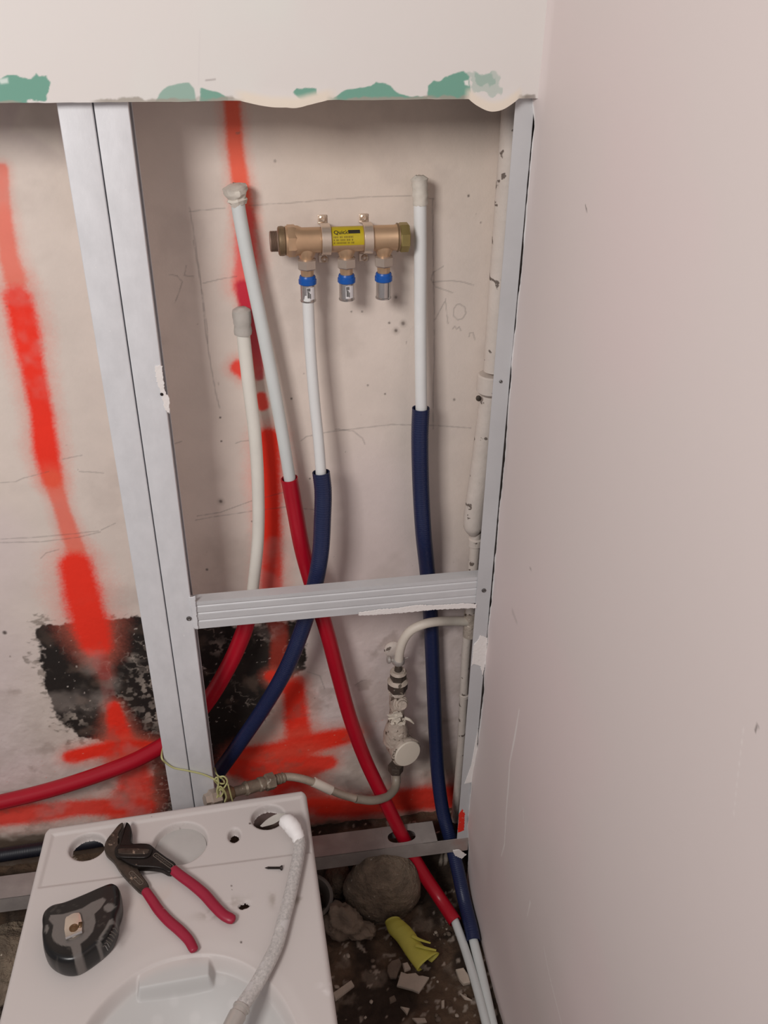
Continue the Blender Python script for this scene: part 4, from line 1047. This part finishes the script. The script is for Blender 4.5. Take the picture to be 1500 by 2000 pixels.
def groove(p0, p1, w, z, name):
    a0 = np.array(PL(*p0, z)); b0_ = np.array(PL(*p1, z)); dr = b0_-a0; Ln = np.linalg.norm(dr); dr /= Ln; nr = np.array([-dr[1], dr[0]])
    mb = MB(); pts = []
    for t in np.linspace(PI/2, 3*PI/2, 8): pts.append(a0+w*(math.cos(t)*dr+math.sin(t)*nr))
    for t in np.linspace(-PI/2, PI/2, 8): pts.append(b0_+w*(math.cos(t)*dr+math.sin(t)*nr))
    pts.append(pts[0]); mb.sweep([(p[0], p[1], z) for p in pts], .0005, 6, caps=False, step=.001)
    n = int(Ln/.0022)
    rnd = random.Random(n)
    for k in range(n):
        c_ = a0+dr*(k+.5)*Ln/n; h_ = w*rnd.uniform(.35, .6); s2_ = rnd.uniform(-.5, .5)*.0014
        mb.sweep([(*(c_-nr*h_-dr*s2_), z), (*(c_+nr*h_+dr*s2_), z)], .00035, 5)
    return mb.build(name, M['emboss'], e)
groove((590, 465), (745, 578), .0030, zp+.0141, 'embossed_panel'); groove((345, 648), (440, 745), .0030, zp+.0086, 'embossed_panel')

# ---- tape measure
def TM(X_, Y_, z): q = onz(70+X_/7.895, 1720+Y_/7.895, z); return (q[0], q[1])
HT = .034; zm = TZ+.012
ol = smooth_outline([TM(x, y, zm) for x, y in [(118, 700), (150, 600), (270, 505), (480, 450), (800, 320), (1060, 205), (1220, 152), (1305, 200), (1335, 330), (1335, 480), (1285, 640), (1265, 800), (1180, 980), (1050, 1120), (900, 1240), (740, 1350), (620, 1405), (480, 1415), (350, 1380), (230, 1300), (150, 1170), (118, 950), (122, 820)]], k=6)
e = empty('tape_measure', (ol[:, 0].mean(), ol[:, 1].mean(), TZ), 'black and grey tape measure with steel belt clip lying on the toilet', 'tape measure')
ctr = np.array([ol[:, 0].mean(), ol[:, 1].mean()])
prof3 = [(.92, 0), (.97, .001), (.995, .005), (1.0, .012), (.995, .020), (.975, .027), (.94, .0315), (.89, .0335)]+[(s, .034+.0012*(1-(s/.85)**2)) for s in np.linspace(.84, .02, 34)]
XX = np.array([[ctr[0]+(p[0]-ctr[0])*s for p in ol]+[ctr[0]+(ol[0][0]-ctr[0])*s] for s, z in prof3]); YY = np.array([[ctr[1]+(p[1]-ctr[1])*s for p in ol]+[ctr[1]+(ol[0][1]-ctr[1])*s] for s, z in prof3]); ZZ = np.array([[TZ+z]*(len(ol)+1) for s, z in prof3])
X, Y = XX, YY
C = np.ones(XX.shape+(3,))*np.array(lin((15, 13, 12)))
GZ = TZ+.033
pg = [TM(x, y, GZ) for x, y in [(245, 860), (275, 700), (200, 610), (230, 540), (420, 530), (560, 490), (720, 440), (860, 350), (1040, 272), (1085, 310), (1000, 440), (905, 530), (925, 650), (880, 800), (790, 910), (690, 985), (690, 1060), (560, 1070), (540, 1030), (380, 1010), (290, 950)]]
g = poly_sd(X, Y, pg); topm = (ZZ > TZ+.026); C = mix(C, lin((104, 98, 94)), ss(.0006, -.0006, g)*topm)
sa = [TM(545, 1020, GZ), TM(690, 1000, GZ), TM(740, 1260, GZ), TM(790, 1450, GZ), TM(650, 1480, GZ), TM(600, 1260, GZ)]
g2 = poly_sd(X, Y, sa); C = mix(C, lin((104, 98, 94)), ss(.0006, -.0006, g2))
for pgx in ([(1050, 430), (1110, 375), (1180, 375), (1240, 420), (1180, 480), (1120, 515), (1060, 480)], [(150, 700), (190, 700), (210, 760), (180, 830), (140, 800)],
            [(1130, 640), (1180, 605), (1250, 640), (1170, 690), (1080, 800), (1010, 940), (1000, 1090), (1000, 1140), (960, 1120), (945, 1000), (990, 880), (1080, 750)]):
    gg = poly_sd(X, Y, [TM(x, y, GZ-.002) for x, y in pgx]); C = mix(C, lin((108, 103, 99)), ss(.0006, -.0006, gg)*.9)
dst = ss(.70, .78, fbm(X, Y, .006, 3, 501)); C = mix(C, lin((90, 84, 78)), .25*dst)
o = grid_mesh('case', XX, YY, ZZ, C, M['tape_body'], None, e)
ck = [TM(x, y, TZ+.038) for x, y in [(450, 600), (500, 545), (570, 505), (640, 495), (690, 525), (712, 790), (460, 890)]]
prism(smooth_outline(ck, k=2), TZ+.0345, TZ+.0385, .0006).build('belt_clip', M['clip'], e)
a0, a1 = TM(460, 895, TZ+.038), TM(712, 790, TZ+.038)
MB().sweep([(*a0, TZ+.038), (*a1, TZ+.038)], .0022, 12).build('clip_bend', M['steel'], e)
q = TM(585, 730, TZ+.0385); MB().lathe((*q, TZ+.0383), (0, 0, 1), [(0, .0058), (.0006, .0058), (.0006, .0042), (.0002, .0038), (.0009, .002), (.0009, .0003)], 20).build('clip_screw', M['bronze'], e)
q = TM(690, 680, TZ+.0385); MB().box((q[0]-.0028, q[1]-.004, TZ+.038), (q[0]+.002, q[1]+.004, TZ+.0389)).build('clip_mark', M['bronze'], e)
mb = MB(); rnd = random.Random(3)
for k in range(7):
    t = k/6; cx_ = 1225-t*150; cy_ = 760+t*280; zt2 = TZ+.030
    p0 = TM(cx_-38, cy_-14, zt2); p1 = TM(cx_+34, cy_+20, zt2); mb.sweep([(*p0, zt2+.0012), (*TM(cx_, cy_+rnd.uniform(-30, 30), zt2), zt2+.0008), (*p1, zt2-.002)], .0007, 6, step=.001)
mb.build('embossed_lettering', mat('dull_embossed_rubber', (78, 72, 66), .4), e)

# ---- silver braided hose
hz = TZ+.0095
pts = [(572, 1618), (585, 1640), (583, 1670), (575, 1710), (565, 1755), (553, 1800), (541, 1845), (522, 1885), (498, 1928), (475, 1962), (455, 1996), (436, 2030), (415, 2075)]
P = [onz(x, y, hz+(.008 if i > 8 else .003 if i > 6 else 0)) for i, (x, y) in enumerate(pts)]
e = empty('braided_hose', P[3], 'silver braided tap hose with taped end lying across the toilet bowl', 'hose')
MB().sweep(P[:11], [.0070]+[.0090]*10, 18, step=.004).build('hose', M['silver_braid'], e)
fa2, fb2 = np.array(P[9]), np.array(P[12]); d_ = fb2-fa2; d_ /= np.linalg.norm(d_)
MB().lathe(np.array(P[9])+d_*.002, d_, [(0, .0092), (.001, .0108), (.004, .0108), (.0045, .0096), (.010, .0096), (.011, .0108), (.014, .0108), (.05, .0098), (.08, .0098)], 20).build('ferrule', M['ferrule'], e)
mb = MB(); tp = [onz(x, y, TZ+zz_) for x, y, zz_ in [(552, 1604, .016), (562, 1606, .020), (572, 1616, .018), (582, 1634, .012), (585, 1648, .009)]]
mb.sweep(tp, [.008, .0125, .012, .0098, .0080], 14, step=.004)
rnd = random.Random(9); mb.v = [tuple(np.array(v_)+.0009*np.array([rnd.uniform(-1, 1) for _ in range(3)])) for v_ in mb.v]
mb.build('tape_end', M['tape_white'], e)
# loose clear tape strip hanging into the right hole
st_ = [(508, 1613, .004), (522, 1600, .005), (540, 1590, .010), (556, 1588, .018)]
A = [onz(x, y, TZ+z) for x, y, z in st_]; B = [onz(x+(12 if i else 4), y+(9 if i else 2), TZ+z-.002) for i, (x, y, z) in enumerate(st_)]
vs = [];
for p, q in zip(spline(A, .001)[0], spline(B, .001)[0]): vs += [p, q, p+np.array([0, 0, -.0006]), q+np.array([0, 0, -.0006])]
n = len(vs)//4; fs = []
for i in range(n-1):
    b_ = 4*i; fs += [(b_, b_+1, b_+5, b_+4), (b_+2, b_+6, b_+7, b_+3), (b_, b_+4, b_+6, b_+2), (b_+1, b_+3, b_+7, b_+5)]
MB().add(vs, fs).build('tape_strip', M['tape_grey'], e)

# ---- black screw on the toilet
a_ = np.array(onz(551, 1695, TZ+.0032)); b_ = np.array(onz(517, 1695, TZ+.001)); d_ = b_-a_; L_ = np.linalg.norm(d_); d_ /= L_
pr = [(0, .0036), (.0012, .0036), (.0035, .0017)]
for k in range(12): pr += [(.004+k*(L_-.009)/12, .0013), (.004+(k+.5)*(L_-.009)/12, .0019)]
pr += [(L_-.003, .0012), (L_, .0002)]
o = MB().lathe(a_, d_, pr, 12).build('drywall_screw', M['screw'], None)
tag(o, 'small black drywall screw lying on the toilet left of the braided hose', 'screw')

# ================================================================ FLOOR DEBRIS
def rock(name, c, s, m, label, cat, seed=0, sub=4, amp=.18, group=None, rough=.25):
    bm = bmesh.new(); bmesh.ops.create_icosphere(bm, subdivisions=sub, radius=1)
    P = np.array([v.co[:] for v in bm.verts])
    n = fbm(P[:, 0]*1.3+P[:, 2]*2+seed, P[:, 1]*1.3-P[:, 2]+seed, 1.0, 3, seed)-.5
    n_ = fbm(P[:, 0]*4+P[:, 2]*3, P[:, 1]*4-P[:, 2]*5, 1.0, 3, seed+3)-.5
    R_ = 1+amp*2*n+amp*rough*2*n_
    for v, r in zip(bm.verts, R_): v.co = Vector((v.co[0]*r*s[0], v.co[1]*r*s[1], v.co[2]*r*s[2]))
    me = bpy.data.meshes.new(name); bm.to_mesh(me); bm.free()
    o = link_mesh(name, me, m); o.location = Vector([float(t) for t in c]); tag(o, label, cat, group); return o
c = ony(752, 1764, -.035)
rock('concrete_lump', (c[0], -.006, c[2]+.002), (.073, .048, .092), M['concrete'], 'large rounded grey concrete lump under the floor track behind the yellow sleeve', 'concrete', 11, 5, .07, rough=.5)
c = onz(668, 1800, -.085); rock('stone', c, (.034, .026, .034), M['stone'], 'pale rough stone wedged left of the round concrete lump', 'stone', 5, 4, .45, rough=.9)
c = onz(703, 1818, -.10); rock('stone', c, (.030, .018, .016), M['stone'], 'flat stone lying under the left edge of the round concrete lump', 'stone', 8, 4, .4, rough=.9)
c = onz(660, 1715, -.08); rock('stone', (c[0], .035, -.09), (.026, .03, .045), M['concrete'], 'dark stone in shadow behind the floor track, left of the concrete lump', 'stone', 15, 4, .25)
c = onz(20, 1865, -.06); rock('stone', c, (.050, .060, .035), M['concrete'], 'grey rubble stone at the left edge beside the toilet', 'stone', 21, 5, .25)
c = onz(-30, 1930, -.07); rock('stone', c, (.05, .04, .03), M['stone'], 'half hidden rubble stone at the lower left beside the toilet', 'stone', 23, 4, .3)
# pipe socket rim behind the toilet
c = onz(612, 1755, -.07)
o = MB().lathe((c[0]-.010, c[1]+.01, c[2]-.03), (.15, -.35, 1), [(0, .036), (.045, .036), (.047, .040), (.052, .040), (.053, .0375), (.052, .0335), (.0, .033)], 40, caps=False).build('drain_socket', M['pvc'], None)
tag(o, 'grey plastic drain socket rim partly hidden behind the toilet side', 'drain pipe')
# yellow sleeve
e = empty('plastic_sleeve', onz(800, 1840, FZ+.02), 'torn yellow plastic sleeve sticking out below the concrete lump', 'plastic sleeve')
sz = FZ+.022
def SV(px, py, z=sz): return onz(px, py, z)
L_ = [(752, 1803), (759, 1820), (775, 1838), (796, 1870), (815, 1896)]; R2 = [(783, 1797), (799, 1810), (812, 1825), (828, 1848), (858, 1862)]
Lp = spline([SV(*p) for p in L_], .001)[0]; Rp = spline([SV(*p) for p in R2], .001)[0]; n = min(len(Lp), len(Rp)); Lp = Lp[np.linspace(0, len(Lp)-1, 30).astype(int)]; Rp = Rp[np.linspace(0, len(Rp)-1, 30).astype(int)]
vs = []; K = 20
for i in range(30):
    c_ = (Lp[i]+Rp[i])/2; h_ = (Lp[i]-Rp[i])/2; hh = np.linalg.norm(h_)*(1-.55*i/29)
    for j in range(K):
        q = 2*PI*j/K; vs.append(c_+h_*math.cos(q)*1.0+np.array([0, 0, 1.])*hh*math.sin(q)*.9)
fs = []
for i in range(29):
    for j in range(K):
        k = (j+1) % K
        if i > 16 and j in (14, 15, 16): continue
        fs.append((i*K+j, i*K+k, (i+1)*K+k, (i+1)*K+j))
o = MB().add(vs, fs).build('tube', M['yellow'], e, auto=False); sd = o.modifiers.new('solid', 'SOLIDIFY'); sd.thickness = .0012
for pts in ([(805, 1828), (822, 1836), (841, 1842)], [(812, 1846), (834, 1852), (852, 1856)]):
    MB().sweep([SV(*p, sz+.013) for p in pts], [.0034, .0026, .0016], 8, step=.004, flat=((0, 0, 1), .5)).build('torn_strip', M['yellow'], e)
# plaster chips
def chip(px_poly, z, th, m, label, group=None):
    q = [onz(x, y, z)[:2] for x, y in px_poly]; cx_, cy_ = np.mean(q, 0)
    rnd = random.Random(int(px_poly[0][0]*3+px_poly[0][1])); tx, ty = rnd.uniform(-.12, .12), rnd.uniform(-.12, .12)
    mb = prism(q, 0, th, th*.2, 1)
    mb.v = [(v_[0]-cx_, v_[1]-cy_, v_[2]+tx*(v_[0]-cx_)+ty*(v_[1]-cy_)) for v_ in mb.v]
    o = mb.build('plaster_chip', m, None); o.location = (cx_, cy_, z-.002); tag(o, label, 'plaster chip', group); return o
fz = FZ+.004
chip([(783, 1898), (795, 1903), (812, 1902), (818, 1908), (825, 1908), (838, 1912), (826, 1930), (818, 1941), (806, 1935), (775, 1925)], fz+.014, .006, M['chip'], 'largest pale plaster chip just below the yellow sleeve')
chip([(757, 1888), (765, 1878), (780, 1873), (785, 1885), (778, 1900), (774, 1912), (762, 1912), (756, 1900)], fz+.010, .006, M['chip_dark'], 'curved dusty plaster piece left of the largest chip, below the yellow sleeve')
chip([(786, 1884), (796, 1882), (802, 1894), (790, 1898)], fz+.016, .008, M['chip'], 'small plaster crumb touching the cut end of the yellow sleeve')
chip([(650, 1942), (686, 1916), (692, 1926), (664, 1948), (655, 1955)], fz+.016, .006, M['chip'], 'long pale plaster strip beside the right side of the toilet')
chip([(890, 1895), (905, 1892), (915, 1908), (918, 1922), (905, 1925), (897, 1915)], fz+.010, .008, M['chip'], 'pale plaster chunk lying against the left white floor pipe')
chip([(898, 1940), (905, 1944), (922, 1954), (908, 1952)], fz+.014, .004, M['chip'], 'thin white plaster sliver beside the left white floor pipe')
chip([(782, 1968), (800, 1970), (795, 1982), (790, 1976)], fz+.010, .005, M['chip'], 'small triangular white plaster bit near the bottom of the frame')
chip([(760, 1950), (770, 1945), (774, 1954), (762, 1960)], fz+.010, .005, M['chip_dark'], 'small dusty plaster bit below the curved dusty piece')
chip([(862, 1955), (868, 1953), (868, 1968), (862, 1970)], fz+.010, .004, M['chip'], 'narrow upright plaster bit on the dirt between the chips and the floor pipes')
chip([(805, 1990), (830, 1988), (834, 1996), (815, 2000)], fz+.010, .004, M['chip'], 'flat plaster bit at the very bottom of the dirt floor')
rnd = random.Random(77)
k = 0
while k < 46:
    px_, py_ = rnd.uniform(650, 915), rnd.uniform(1790, 2000)
    if rnd.random() < .45: px_, py_ = rnd.gauss(872, 16), rnd.gauss(1812, 28)
    q = onz(px_, py_, FZ)
    if not (.21 < q[0] < .445) or q[1] > -.05: continue
    # keep clear of the pipes on the right
    if px_ > 878+(py_-1800)*.22: continue
    s = rnd.uniform(.0015, .0050); m_ = M['chip'] if rnd.random() < .35 else M['chip_dark']
    zf = FZ+.030*(float(fbm(np.array([q[0]]), np.array([q[1]]), .12, 4, 301)[0])-.5)+.012*(float(fbm(np.array([q[0]]), np.array([q[1]]), .02, 4, 303)[0])-.5)
    rock('plaster_crumb', (q[0], q[1], zf+s*.3), (s*rnd.uniform(.7, 1.5), s*rnd.uniform(.7, 1.3), s*.7), m_, 'tiny plaster crumb scattered on the dirt floor right of the toilet', 'plaster crumb', 100+k, 1, .55, 'plaster crumbs on the dirt floor')
    k += 1
